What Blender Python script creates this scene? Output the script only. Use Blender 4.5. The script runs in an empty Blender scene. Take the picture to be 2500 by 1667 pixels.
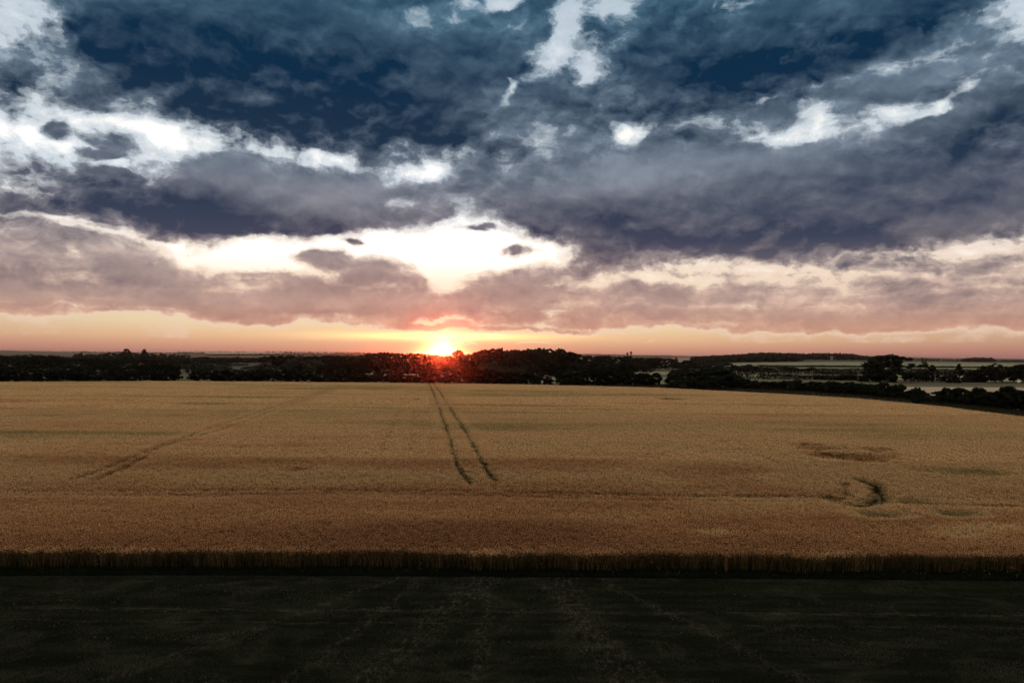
import bpy, bmesh, math, random
import numpy as np
from mathutils import Matrix, Vector, Euler
R = math.radians
scene = bpy.context.scene
col = scene.collection

# ---------------------------------------------------------------- camera
PITCH, ROLL, EYE_Z, FPX = 1.03, 0.42, 10.0, 1806.0
cam_data = bpy.data.cameras.new('camera')
cam_data.lens = 26.0; cam_data.sensor_width = 36.0
cam_data.clip_start = 0.5; cam_data.clip_end = 60000
camera = bpy.data.objects.new('camera', cam_data)
col.objects.link(camera)
CAM_ROT = Matrix.Rotation(R(90 + PITCH), 3, 'X') @ Matrix.Rotation(R(ROLL), 3, 'Z')
camera.matrix_world = Matrix.Translation((0, 0, EYE_Z)) @ CAM_ROT.to_4x4()
scene.camera = camera

def ray(X, Y):
    """unit direction of the 2500 x 1667 photograph position X, Y"""
    return (CAM_ROT @ Vector(((X - 1250) / FPX, -(Y - 833.5) / FPX, -1))).normalized()
def ground(X, Y, z=0.0):
    d = ray(X, Y); t = (z - EYE_Z) / d.z
    return (d.x * t, d.y * t)
def at_dist(X, Y, dist):
    """x and height at a forward distance"""
    d = ray(X, Y); t = dist / d.y
    return (d.x * t, dist, EYE_Z + d.z * t)

scene.view_settings.view_transform = 'Standard'
scene.view_settings.look = 'None'
scene.view_settings.exposure = 0.0
scene.view_settings.gamma = 1.0
scene.view_settings.use_curve_mapping = False
scene.render.engine = 'CYCLES'
cy = scene.cycles
cy.max_bounces = 4; cy.diffuse_bounces = 2; cy.glossy_bounces = 1; cy.transmission_bounces = 2
cy.volume_bounces = 0; cy.transparent_max_bounces = 8
cy.caustics_reflective = False; cy.caustics_refractive = False

def lin(r, g, b, k=1.0):
    f = lambda c: (c / 255 / 12.92) if c <= 10 else ((c / 255 + .055) / 1.055) ** 2.4
    return (f(r) * k, f(g) * k, f(b) * k, 1)

# ---------------------------------------------------------------- sun
SUN_DIR = ray(1080, 848)
sun_data = bpy.data.lights.new('sun', 'SUN')
sun_data.energy = 0.55; sun_data.angle = R(0.5); sun_data.color = (1.0, 0.07, 0.02)
sun = bpy.data.objects.new('sun', sun_data); col.objects.link(sun)
sun.rotation_euler = SUN_DIR.to_track_quat('Z', 'Y').to_euler()

# ---------------------------------------------------------------- sky (world)
world = bpy.data.worlds.new('World'); scene.world = world
world.use_nodes = True
world.cycles.sampling_method = 'MANUAL'; world.cycles.sample_map_resolution = 512

class NT:
    """small helper that writes node trees as expressions"""
    def __init__(s, tree): s.t = tree; s.L = tree.links
    def put(s, sock, v):
        if isinstance(v, bpy.types.NodeSocket): s.L.new(v, sock)
        else:
            sock.default_value = v
    def node(s, kind, **kw):
        n = s.t.nodes.new(kind)
        for k, v in kw.items(): setattr(n, k, v)
        return n
    def m(s, op, a, b=None, c=None, clamp=False):
        n = s.node('ShaderNodeMath', operation=op, use_clamp=clamp)
        s.put(n.inputs[0], a)
        if b is not None: s.put(n.inputs[1], b)
        if c is not None: s.put(n.inputs[2], c)
        return n.outputs[0]
    def vm(s, op, a, b=None, out=0):
        n = s.node('ShaderNodeVectorMath', operation=op)
        s.put(n.inputs[0], a)
        if b is not None:
            s.put(n.inputs['Scale' if op == 'SCALE' else 1], b)
        return n.outputs['Value' if op in ('LENGTH', 'DOT_PRODUCT', 'DISTANCE') else 'Vector']
    def xyz(s, x, y, z=0.0):
        n = s.node('ShaderNodeCombineXYZ')
        for i, v in enumerate((x, y, z)): s.put(n.inputs[i], v)
        return n.outputs[0]
    def sep(s, v):
        n = s.node('ShaderNodeSeparateXYZ'); s.put(n.inputs[0], v); return n.outputs
    def noise(s, vec, scale, detail=4.0, rough=.5, dist=0.0, color=False, lac=2.0):
        n = s.node('ShaderNodeTexNoise'); n.normalize = True
        s.put(n.inputs['Vector'], vec); s.put(n.inputs['Scale'], scale)
        n.inputs['Detail'].default_value = detail; n.inputs['Roughness'].default_value = rough
        n.inputs['Distortion'].default_value = dist; n.inputs['Lacunarity'].default_value = lac
        return n.outputs['Color' if color else 'Fac']
    def mapping(s, vec, loc=(0, 0, 0), rot=(0, 0, 0), sc=(1, 1, 1), kind='POINT'):
        n = s.node('ShaderNodeMapping', vector_type=kind)
        s.put(n.inputs['Vector'], vec)
        n.inputs['Location'].default_value = loc; n.inputs['Rotation'].default_value = rot; n.inputs['Scale'].default_value = sc
        return n.outputs[0]
    def rng(s, v, a, b, c=0.0, d=1.0, smooth=True):
        n = s.node('ShaderNodeMapRange', interpolation_type='SMOOTHSTEP' if smooth else 'LINEAR')
        n.clamp = True
        for i, q in enumerate((v, a, b, c, d)): s.put(n.inputs[i], q)
        return n.outputs[0]
    def mix(s, f, a, b, blend='MIX'):
        n = s.node('ShaderNodeMix', data_type='RGBA', blend_type=blend)
        s.put(n.inputs[0], f); s.put(n.inputs[6], a); s.put(n.inputs[7], b)
        return n.outputs[2]
    def ramp(s, f, stops):
        n = s.node('ShaderNodeValToRGB'); e = n.color_ramp.elements
        s.put(n.inputs[0], f)
        while len(e) < len(stops): e.new(.5)
        for q, (p, c) in zip(e, sorted(stops, key=lambda z: z[0])): q.position = p; q.color = c
        return n.outputs[0]

def build_sky():
    nt = world.node_tree; nt.nodes.clear(); N = NT(nt)
    tc = N.node('ShaderNodeTexCoord').outputs['Generated']
    d = N.vm('NORMALIZE', tc)
    x, y, z = N.sep(d)
    az = N.m('ARCTAN2', x, y); el = N.m('ARCSINE', z)
    A = N.xyz(az, el, 0.0)
    K = 2500 / 2352
    def azel(X, Y):
        v = ray(X * K, Y * K); return math.atan2(v.x, v.y), math.asin(v.z)
    # two scales of turbulence bend every outline
    w1 = N.vm('SUBTRACT', N.noise(N.mapping(A, sc=(8, 13, 1)), 1.0, 3, .55, color=True), (.5, .5, .5))
    w2 = N.vm('SUBTRACT', N.noise(N.mapping(A, loc=(3, 1, 0), sc=(34, 48, 1)), 1.0, 7, .62, color=True), (.5, .5, .5))
    P = N.vm('ADD', A, N.vm('ADD', N.vm('MULTIPLY', w1, (.10, .042, 0)), N.vm('MULTIPLY', w2, (.026, .017, 0))))
    P1 = N.vm('ADD', A, N.vm('ADD', N.vm('MULTIPLY', w1, (.05, .022, 0)), N.vm('MULTIPLY', w2, (.018, .013, 0))))
    def blobs(lst, start):
        acc = start; Q = P
        for k, b in enumerate(lst):
            if k % 20 == 0:      # orders the evaluation, which keeps the shader within its stack
                Q = N.vm('ADD', P, N.vm('SCALE', (1, 1, 0), N.m('MULTIPLY', acc, 1e-7)))
            X, Y, rx, ry, rot, amp = b[:6]; soft = b[6] if len(b) > 6 else 1.0
            a0, e0 = azel(X, Y)
            ra = (azel(X + rx, Y)[0] - azel(X - rx, Y)[0]) / 2
            re = (azel(X, Y - ry)[1] - azel(X, Y + ry)[1]) / 2
            l = N.vm('LENGTH', N.mapping(Q, loc=(a0, e0, 0), rot=(0, 0, R(-rot)), sc=(ra, re, 1), kind='TEXTURE'))
            acc = N.m('ADD', acc, N.rng(l, 1 + soft, 1 - soft, 0.0, amp))
        return acc
    # --- fractal fields
    cum = N.m('SUBTRACT', N.noise(N.mapping(P1, sc=(11, 17, 1)), 1.0, 9, .55), .5)        # billows
    def puff(loc):
        v = N.node('ShaderNodeTexVoronoi', feature='F1', voronoi_dimensions='2D', normalize=True); v.inputs['Scale'].default_value = 1.0
        v.inputs['Detail'].default_value = 4.0; v.inputs['Roughness'].default_value = .6
        N.put(v.inputs['Vector'], N.mapping(P1, loc=loc, sc=(13, 21, 1))); return N.m('SUBTRACT', .42, v.outputs['Distance'])
    bump = N.m('ADD', N.m('SUBTRACT', N.noise(N.mapping(P1, loc=(.05, -.19, 0), sc=(11, 17, 1)), 1.0, 9, .55), .5), N.m('MULTIPLY', puff((.04, -.12, 0)), .3))
    pf = puff((0, 0, 0))
    relief = N.m('SUBTRACT', bump, N.m('MULTIPLY_ADD', pf, .3, cum))                                                 # side of each billow turned to the low sun
    fine = N.m('SUBTRACT', N.noise(N.mapping(P1, loc=(9, 2, 0), sc=(30, 42, 1)), 1.0, 9, .65), .5)
    stre = N.m('SUBTRACT', N.noise(N.mapping(P1, loc=(2, 5, 0), rot=(0, 0, R(-14)), sc=(5, 30, 1)), 1.0, 8, .55), .5)   # streaks
    flat = N.m('SUBTRACT', N.noise(N.mapping(P1, loc=(7, 5, 0), sc=(5, 55, 1)), 1.0, 7, .55), .5)    # low strata
    right = N.rng(az, .02, .3); low = N.rng(el, .085, .02)
    low2 = N.rng(el, .16, .07)
    f = N.m('ADD', N.m('MULTIPLY', cum, N.m('SUBTRACT', 2.5, N.m('MULTIPLY', right, 1.0))),
            N.m('MULTIPLY', stre, N.m('MULTIPLY_ADD', right, 1.7, .3)))
    f = N.m('ADD', N.m('MULTIPLY', f, N.m('SUBTRACT', 1.0, N.m('MULTIPLY', low, .25))), N.m('MULTIPLY', flat, N.m('MULTIPLY', low2, 1.5)))
    f = N.m('ADD', f, N.m('MULTIPLY_ADD', pf, 1.25, N.m('MULTIPLY', fine, 1.5)))
    # --- where cloud is and is not
    D = blobs(DENSITY, N.m('ADD', f, .72))
    calm = N.rng(D, .8, 1.9, 1.0, .5)
    T = blobs(DARK, N.m('MULTIPLY_ADD', D, 1e-7, N.m('ADD', .44, N.m('MULTIPLY', calm, N.m('ADD', N.m('MULTIPLY', f, .27), N.m('MULTIPLY', relief, -2.0))))))
    D = N.m('SUBTRACT', D, N.m('MULTIPLY', N.rng(el, .020, .006), 2.0))
    M = N.rng(D, .27, .55)
    thick = N.rng(D, .55, 1.15)
    veil = N.m('MULTIPLY', N.rng(D, -.4, .32), .75)
    # --- colours by height above the horizon
    def E(Y): return min(1, max(0, azel(1176, Y)[1] / R(30)))
    t = N.m('DIVIDE', el, R(30), clamp=True)
    def ramp(lst): return N.ramp(t, [(E(Y), lin(*c)) for Y, c in lst])
    dark = ramp(COL_DARK); pale = ramp(COL_PALE); clear = ramp(COL_CLEAR)
    # warmth around the sun
    s0 = azel(1015, 800)
    def glow(ra, re, e0=None):
        l = N.vm('LENGTH', N.mapping(A, loc=(s0[0], s0[1] if e0 is None else e0, 0), sc=(ra, re, 1), kind='TEXTURE'))
        return N.m('POWER', 2.718, N.m('MULTIPLY', N.m('MULTIPLY', l, l), -1.0))
    warm = glow(.26, .10)
    dark = N.mix(N.m('MULTIPLY', warm, .45), dark, lin(190, 118, 106))
    pale = N.mix(N.m('MULTIPLY', warm, .45), pale, lin(238, 176, 146))
    farside = N.rng(N.m('ABSOLUTE', N.m('SUBTRACT', az, s0[0])), .22, .85)
    clear = N.mix(N.m('MULTIPLY', farside, N.rng(el, .17, .06)), clear, N.mix(1.0, clear, lin(222, 214, 228), 'MULTIPLY'))
    clear = N.mix(veil, clear, N.mix(N.rng(el, .10, .22), lin(232, 204, 182), lin(176, 192, 206)))
    Tn = N.m('ADD', T, N.m('MULTIPLY_ADD', thick, .28, -.22))
    cloud = N.mix(N.rng(Tn, -.05, 1.05, 0, 1, False), pale, dark)
    # bright rims where cloud thins in front of lit air
    skyc = N.mix(M, clear, cloud)
    rim = N.m('MULTIPLY', N.rng(D, .72, .5), M)
    skyc = N.mix(N.m('MULTIPLY', rim, .35), skyc, clear)
    # sun: low disc and aureole behind the trees
    g1 = N.m('MULTIPLY', glow(.13, .0055, s0[1] + .016), 1.0)
    g2 = N.m('MULTIPLY', glow(.0075, .009, s0[1] - .006), 2.2)
    g3 = N.m('MULTIPLY', glow(.15, .014), .16)
    g4 = N.m('MULTIPLY', glow(.03, .028), .28)
    skyc = N.mix(1.0, skyc, N.mix(1.0, N.vm('SCALE', lin(255, 226, 130)[:3], g1), N.vm('SCALE', lin(255, 244, 225)[:3], g2), 'ADD'), 'ADD')
    skyc = N.mix(1.0, skyc, N.vm('SCALE', lin(255, 215, 140)[:3], g3), 'ADD')
    skyc = N.mix(1.0, skyc, N.vm('SCALE', lin(255, 220, 150)[:3], g4), 'ADD')
    # physical sky for the air between and behind the clouds
    ns = N.node('ShaderNodeTexSky', sky_type='NISHITA', sun_disc=False)
    ns.sun_elevation = math.asin(SUN_DIR.z); ns.sun_rotation = math.atan2(SUN_DIR.x, SUN_DIR.y)
    # unseen sky: overhead brightened to light the field, behind dimmed to darken crop front
    up = N.rng(el, R(30), R(65)); back = N.rng(y, .55, -.2)
    over = N.mix(N.m('MAXIMUM', up, back), skyc, N.vm('ADD', OVERHEAD[:3], N.vm('SCALE', (1, 1.05, 1.1), N.m('MULTIPLY', cum, .2))))
    over = N.mix(back, over, N.vm('SCALE', over, BACK))
    below = N.mix(N.rng(el, -.002, -.03), over, lin(120, 95, 80))
    bg = N.node('ShaderNodeBackground'); N.put(bg.inputs[0], below); bg.inputs[1].default_value = 1.0
    b2 = N.node('ShaderNodeBackground'); N.put(b2.inputs[0], ns.outputs[0])
    N.put(b2.inputs[1], N.m('MULTIPLY', N.m('SUBTRACT', 1.0, M), .008))
    ad = N.node('ShaderNodeAddShader'); N.L.new(bg.outputs[0], ad.inputs[0]); N.L.new(b2.outputs[0], ad.inputs[1])
    out = N.node('ShaderNodeOutputWorld'); N.L.new(ad.outputs[0], out.inputs[0])

OVERHEAD = (5.5, 4.2, 3.15)
BACK = .11
HAZE, ANISO = .00006, .984
# x, y, radius x, radius y, turn, strength, softness
DENSITY = [
    (85, 35, 185, 75, 0, -.85), (185, 335, 310, 88, 3, -1.1), (420, 335, 150, 46, 8, -.85), (330, 385, 100, 26, 0, -.5), (40, 400, 90, 40, 0, -.4), (80, 300, 100, 40, 0, -.3),
    (610, 340, 120, 18, 14, -.42), (745, 352, 95, 15, 6, -.6), (860, 380, 80, 12, 10, -.42), (965, 392, 56, 24, -20, -.9), (925, 465, 48, 16, -6, -.85),
    (860, 590, 370, 58, 0, -1.15, .45), (1040, 560, 230, 55, 4, -1.0, .45), (1010, 640, 56, 46, 0, -.85), (500, 592, 130, 26, 6, -.7), (640, 610, 200, 30, 0, -.4),
    (1262, 130, 40, 40, -30, -.95), (1318, 62, 40, 50, -25, -.62), (1342, 155, 24, 26, 0, -.75), (1385, 10, 45, 40, 0, -.35), (1150, 232, 42, 11, -40, -.6), (1190, 196, 40, 11, -30, -.6), (1070, 262, 14, 8, 0, -.6), (1140, 3, 55, 14, 0, -1.1),
    (1440, 300, 42, 14, 0, -.8), (1575, 335, 18, 14, 0, -.45), (1205, 330, 60, 14, -20, -.3), (1735, 315, 80, 20, 4, -.65), (1865, 272, 44, 40, 10, -.85), (2065, 270, 66, 26, -8, -.9), (2150, 248, 60, 11, -25, -.8),
    (2130, 128, 110, 22, -14, -.4), (2335, 50, 45, 50, 0, -.55), (1745, 228, 40, 7, 0, -.55),
    (2230, 560, 190, 28, -6, -.75), (1640, 625, 220, 24, 0, -.7), (1500, 650, 160, 16, 0, -.5), (1980, 640, 260, 36, 0, -.35), (2320, 632, 90, 22, -8, -.6),
    (70, 488, 150, 7, 6, -.55), (260, 536, 170, 7, 6, -.35), (90, 694, 420, 5, 1, -.55),
    (250, 775, 900, 56, 0, -1.25, .25), (1080, 770, 500, 14, 0, -.9, .4), (1950, 790, 1000, 34, 0, -1.0, .4), (1360, 752, 200, 6, 2, -.7), (1015, 734, 52, 5, 0, -.95), (1690, 702, 120, 6, 0, -.4),
    (1275, 712, 26, 14, 0, -.7), (1070, 664, 30, 10, 0, -.6), (1100, 690, 20, 5, 0, -.5),
    # cloud put back
    (168, 293, 30, 19, 0, 1.2), (288, 320, 60, 24, 0, 1.2), (240, 348, 36, 7, 0, 1.0), (255, 390, 28, 8, 0, 1.0), (100, 100, 130, 50, 0, .35), (300, 250, 110, 24, 0, .3),
    (752, 600, 40, 20, -12, 1.7), (850, 622, 64, 26, 0, 1.7), (940, 655, 40, 12, 0, 1.0), (590, 630, 50, 6, 0, .8), (1195, 577, 30, 10, 0, 1.6), (1095, 533, 38, 8, 0, 1.5), (812, 551, 26, 7, 0, 1.4), (680, 600, 24, 9, 0, .5),
    (1175, 645, 85, 32, 0, .8), (520, 450, 450, 84, 3, .9, .35), (520, 370, 120, 45, -6, .65), (380, 625, 110, 36, 0, .65), (650, 650, 120, 14, 0, .5),
    (350, 684, 900, 24, 0, .6, .4), (560, 655, 60, 6, 0, -.5), (905, 662, 60, 7, 0, -.6), (1260, 655, 40, 8, 0, -.6), (330, 600, 30, 8, 0, -.5), (150, 585, 20, 8, 0, -.5), (1400, 690, 500, 26, 0, .35), (1120, 787, 170, 4, 0, .8), (760, 768, 130, 3, 0, .5),
    (700, 150, 540, 150, 4, .7, .35), (1700, 470, 560, 110, 2, .8, .35), (1750, 110, 360, 90, -2, .6, .35), (2250, 400, 220, 100, -10, .6),
]
DARK = [
    (700, 170, 480, 150, 4, .46), (860, 290, 240, 60, 6, .22), (330, 120, 190, 100, 0, .1), (480, 255, 190, 55, 20, .2), (900, 20, 260, 45, 0, -.16), (420, 60, 200, 60, 0, -.06),
    (40, 200, 130, 50, 8, .35), (50, 90, 120, 45, 0, -.1),
    (1750, 150, 330, 72, 2, .42), (1560, 60, 200, 85, 0, .16), (2100, 40, 420, 60, -12, .28),
    (1420, 400, 150, 55, -8, -.32), (1600, 372, 360, 34, -6, -.34), (2010, 190, 300, 45, -14, -.34), (2200, 130, 200, 40, -14, -.2), (1930, 320, 160, 30, -10, -.2),
    (1610, 290, 190, 42, 12, .25), (2180, 430, 350, 110, -12, .34), (1480, 520, 420, 60, 4, .30), (1720, 575, 420, 42, 4, .32), (1280, 420, 180, 46, 10, .2), (1700, 455, 300, 30, -4, .15),
    (1190, 300, 90, 110, -20, -.14), (1060, 440, 120, 60, 0, -.3), (1250, 340, 60, 40, 0, -.2),
    (330, 475, 340, 52, 4, .48), (640, 525, 230, 32, 4, .34), (560, 395, 240, 44, 0, -.22), (830, 435, 130, 46, 0, -.4), (430, 440, 150, 20, 4, .15),
    (180, 650, 330, 26, 3, .25), (300, 590, 260, 26, 0, -.1), (700, 712, 600, 12, 0, .2), (2150, 690, 180, 32, 0, .32), (1200, 680, 160, 25, 0, .1), (100, 560, 130, 26, 0, .12),
    (1480, 620, 250, 22, 4, .15), (2290, 280, 120, 40, -30, .2),
]
COL_DARK = [(0, (10, 48, 74)), (200, (16, 44, 70)), (330, (30, 50, 72)), (480, (44, 58, 80)), (560, (62, 68, 88)), (630, (106, 99, 108)), (700, (146, 124, 122)), (760, (190, 140, 120)), (812, (186, 122, 106))]
COL_PALE = [(0, (86, 122, 144)), (200, (108, 130, 148)), (400, (130, 140, 154)), (520, (150, 146, 154)), (620, (204, 182, 172)), (700, (218, 182, 164)), (770, (224, 170, 142)), (812, (202, 138, 118))]
COL_CLEAR = [(0, (198, 210, 220)), (150, (228, 234, 240)), (300, (255, 253, 248)), (460, (255, 253, 250, 1.25)), (580, (255, 252, 244, 1.3)), (650, (255, 240, 218, 1.0)), (700, (240, 220, 190)), (748, (234, 212, 172)), (778, (226, 184, 144)), (800, (206, 150, 126)), (814, (194, 134, 120))]
build_sky()

# ---------------------------------------------------------------- helpers
def setp(o, label=None, cat=None, group=None, kind=None):
    if label: o['label'] = label
    if cat: o['category'] = cat
    if group: o['group'] = group
    if kind: o['kind'] = kind
    return o
def link(name, data, parent=None, mat=None):
    o = bpy.data.objects.new(name, data); col.objects.link(o)
    if parent: o.parent = parent
    if mat: data.materials.append(mat)
    return o
def mesh_np(name, V, F):
    """V (n,3), F (m,k) with one k"""
    V = np.asarray(V, np.float32); F = np.asarray(F, np.int32)
    me = bpy.data.meshes.new(name)
    me.vertices.add(len(V)); me.vertices.foreach_set('co', V.ravel())
    me.loops.add(F.size); me.loops.foreach_set('vertex_index', F.ravel())
    me.polygons.add(len(F)); me.polygons.foreach_set('loop_start', np.arange(len(F), dtype=np.int32) * F.shape[1])
    me.update(calc_edges=True)
    return me
def poly_mesh(name, pts, z):
    """flat polygon sheet, triangulated"""
    bm = bmesh.new()
    f = bm.faces.new([bm.verts.new((x, y, z)) for x, y in pts])
    bmesh.ops.triangulate(bm, faces=[f]); bmesh.ops.recalc_face_normals(bm, faces=bm.faces)
    for g in bm.faces:
        if g.normal.z < 0: g.normal_flip()
    me = bpy.data.meshes.new(name); bm.to_mesh(me); bm.free()
    return me
def material(name):
    m = bpy.data.materials.new(name); m.use_nodes = True
    m.node_tree.nodes.clear()
    return m, NT(m.node_tree)
def finish(N, colour, rough=.9, spec=.2, normal=None, trans=None):
    b = N.node('ShaderNodeBsdfPrincipled'); N.put(b.inputs['Base Color'], colour)
    b.inputs['Roughness'].default_value = rough; b.inputs['Specular IOR Level'].default_value = spec
    if normal is not None: N.L.new(normal, b.inputs['Normal'])
    out = N.node('ShaderNodeOutputMaterial')
    if trans:
        t = N.node('ShaderNodeBsdfTranslucent'); N.put(t.inputs[0], colour)
        mx = N.node('ShaderNodeMixShader'); mx.inputs[0].default_value = trans
        N.L.new(b.outputs[0], mx.inputs[1]); N.L.new(t.outputs[0], mx.inputs[2]); N.L.new(mx.outputs[0], out.inputs[0])
    else: N.L.new(b.outputs[0], out.inputs[0])
def c4(r, g, b): return (r, g, b, 1)

# value noise used when scattering things
def vnoise(x, y, seed=0):
    rs = np.random.RandomState(seed); T = rs.rand(256, 256)
    xi = np.floor(x).astype(int); yi = np.floor(y).astype(int); fx = x - xi; fy = y - yi
    fx = fx * fx * (3 - 2 * fx); fy = fy * fy * (3 - 2 * fy)
    g = lambda a, b: T[a % 256, b % 256]
    return (g(xi, yi) * (1 - fx) + g(xi + 1, yi) * fx) * (1 - fy) + (g(xi, yi + 1) * (1 - fx) + g(xi + 1, yi + 1) * fx) * fy
def fbm(x, y, seed=0, n=4):
    s = 0; a = .5; t = 0
    for i in range(n):
        s = s + a * vnoise(x * 2 ** i + 17 * i, y * 2 ** i + 5 * i, seed + i); t += a; a *= .5
    return s / t

# ---------------------------------------------------------------- terrain
def relief_z(x, y):
    """the land is flat to half a kilometre, then rises in long low swells"""
    r = np.hypot(x, y); a = np.arctan2(x, y)
    far = np.clip((r - 2300) / 2600, 0, 1); far = far * far * (3 - 2 * far)
    h = 15 * far * (.72 + .5 * np.sin(a * 7 + 1.2) * .5 + .3 * np.sin(a * 17 + .4))
    # wooded ridge on the right, its back at about 1.1 to 1.9 km
    k = np.exp(-((a - .37) / .17) ** 2); q = np.clip((r - 620) / 780, 0, 1); q = q * q * (3 - 2 * q)
    h = h + 4.6 * k * q
    k2 = np.exp(-((a - .6) / .2) ** 2); h = h + 1.5 * k2 * q
    return h

na, nr = 241, 130
ang = np.linspace(-1.15, 1.15, na)
rad = np.concatenate([[0.5], np.geomspace(12, 12000, nr - 1)])
AA, RR = np.meshgrid(ang, rad)
GX = RR * np.sin(AA); GY = RR * np.cos(AA)
# a plain disc of land all round, finely divided where the photograph looks
ang_full = np.concatenate([ang, np.linspace(1.15, 2 * math.pi - 1.15, 40)[1:-1]])
AA, RR = np.meshgrid(ang_full, rad); GX = RR * np.sin(AA); GY = RR * np.cos(AA); GZ = relief_z(GX, GY)
n0 = len(ang_full)
V = np.stack([GX, GY, GZ], -1).reshape(-1, 3)
F = []
for i in range(len(rad) - 1):
    for j in range(n0):
        a = i * n0 + j; b = i * n0 + (j + 1) % n0
        F.append((a, a + n0, b + n0, b))
gm = mesh_np('ground', V, F)
m, N = material('farmland')
geo = N.node('ShaderNodeNewGeometry').outputs['Position']
vor = N.node('ShaderNodeTexVoronoi', feature='F1'); N.put(vor.inputs['Vector'], N.mapping(geo, rot=(0, 0, .35), sc=(1 / 420, 1 / 560, 0))); vor.inputs['Scale'].default_value = 1
vc = N.sep(vor.outputs['Color'])[0]
cellcol = N.ramp(vc, [(0, c4(.016, .023, .013)), (.4, c4(.026, .031, .021)), (.6, c4(.06, .052, .04)), (.8, c4(.02, .025, .016)), (1, c4(.085, .075, .06))])
g_noise = N.noise(N.mapping(geo, sc=(.4, .4, .4)), 1, 6, .6)
cellcol = N.mix(N.rng(g_noise, .3, .7), N.mix(1.0, cellcol, c4(.72, .75, .7), 'MULTIPLY'), cellcol)
finish(N, cellcol, .95, .1)
g = link('ground', gm, None, m); setp(g, 'farmland running flat and dark to the low horizon', kind='structure')

# ---- mown grass in front: a sheet over the land
def field_mat(name, c1, c2, c3, s=1.0, bump=.6, streak=(.12, .9)):
    m, N = material(name)
    P = N.node('ShaderNodeNewGeometry').outputs['Position']
    a = N.noise(N.mapping(P, sc=(streak[0] * s, streak[1] * s, 0)), 1, 5, .6)
    b = N.noise(N.mapping(P, sc=(3 * s, 3 * s, 0)), 1, 6, .65)
    cc = N.mix(N.rng(a, .35, .65), c1, c2)
    cc = N.mix(N.rng(b, .35, .75), cc, c3)
    bn = N.node('ShaderNodeBump'); bn.inputs['Strength'].default_value = bump; bn.inputs['Distance'].default_value = .05
    N.L.new(b, bn.inputs['Height'])
    finish(N, cc, .95, .1, bn.outputs[0])
    return m

EDGE = [ground(-120, 1394), ground(600, 1393), ground(1250, 1397), ground(1900, 1402), ground(2620, 1408)]
# edge of the crop, back along the hedges
def line_at(pts, x):
    xs = [p[0] for p in pts]; return np.interp(x, xs, [p[1] for p in pts])
CROP_H = .88
FAR = [ground(X, Y, CROP_H) for X, Y in ((-60, 932), (200, 931), (450, 930), (700, 932), (950, 934), (1150, 936), (1300, 939), (1450, 942), (1600, 946), (1750, 953), (1900, 961), (2100, 973), (2300, 992), (2500, 1017), (2600, 1031))]
FIELD = EDGE + FAR[::-1]

# short turf under the drone: streaked, with paler dry patches and old wheel marks
m, N = material('mown_turf')
P = N.node('ShaderNodeNewGeometry').outputs['Position']
a1 = N.noise(N.mapping(P, sc=(.22, 1.5, 0)), 1, 6, .6)
a2 = N.noise(N.mapping(P, loc=(4, 9, 0), sc=(.35, .5, 0)), 1, 5, .6, 1.0)
a3 = N.noise(N.mapping(P, sc=(16, 16, 0)), 1, 5, .7)
base = N.mix(N.rng(a1, .35, .68), c4(.0030, .0050, .0030), c4(.0062, .0085, .0058))
dry = N.m('MULTIPLY', N.rng(a2, .46, .70), N.rng(a3, .38, .70))
base = N.mix(N.m('MULTIPLY', dry, .85), base, c4(.024, .027, .023))
grain = N.noise(N.mapping(P, loc=(1, 2, 0), sc=(7, 22, 0)), 1, 6, .75)
base = N.mix(1.0, base, N.ramp(grain, [(.25, c4(.35, .35, .35)), (.5, c4(1, 1, 1)), (.75, c4(2.2, 2.2, 2.1))]), 'MULTIPLY')
# pale swathe rows lying across, about twenty-eight and twenty-six metres away
xs, ys, zs = N.sep(P)
def row(y0, w, amt):
    wob = N.m('MULTIPLY', N.m('SUBTRACT', N.noise(N.mapping(P, sc=(.3, 0, 0)), 1, 6, .7), .5), 1.3)
    dd = N.m('ABSOLUTE', N.m('SUBTRACT', N.m('ADD', ys, wob), y0))
    patch = N.rng(N.noise(N.mapping(P, loc=(y0, 0, 0), sc=(1.1, 7, 0)), 1, 7, .72), .44, .72)
    return N.m('MULTIPLY', N.m('MULTIPLY', N.rng(dd, w, 0), patch), amt)
base = N.mix(row(29.0, .30, .5), base, c4(.065, .065, .056))
base = N.mix(row(27.7, .14, .4), base, c4(.065, .065, .056))
# old wheel marks running away from the viewer
def wheel(x0, k, w, amt):
    wob = N.m('MULTIPLY', N.m('SUBTRACT', N.noise(N.mapping(P, loc=(x0, 3, 0), sc=(0, .5, 0)), 1, 4), .5), 1.6)
    dd = N.m('ABSOLUTE', N.m('SUBTRACT', N.m('ADD', xs, wob), N.m('MULTIPLY_ADD', N.m('SUBTRACT', ys, 24.0), k, x0)))
    patch = N.rng(N.noise(N.mapping(P, loc=(x0, 0, 0), sc=(5, 2.2, 0)), 1, 7, .72), .44, .74)
    return N.m('MULTIPLY', N.m('MULTIPLY', N.rng(dd, w, 0), patch), amt)
for x0, k, w in ((-6.3, .25, .35), (-1.0, .02, .3), (4.2, -.35, .3), (-11.5, .7, .35), (8.6, -.5, .3), (-4.0, .3, .8), (3.2, -.1, .9)):
    base = N.mix(wheel(x0, k, w * 1.5, .55), base, c4(.050, .050, .044))
bn = N.node('ShaderNodeBump'); bn.inputs['Strength'].default_value = .9; bn.inputs['Distance'].default_value = .06
N.L.new(a3, bn.inputs['Height'])
finish(N, base, 1, 0, bn.outputs[0])
front = [(-60, 4), (60, 4)] + [(EDGE[-1][0] + 20, EDGE[-1][1])] + EDGE[::-1] + [(EDGE[0][0] - 20, EDGE[0][1])]
gs = link('grass', poly_mesh('grass', front, .004), None, m)
setp(gs, 'dark mown grass with pale streaks in the foreground', kind='structure')

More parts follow.
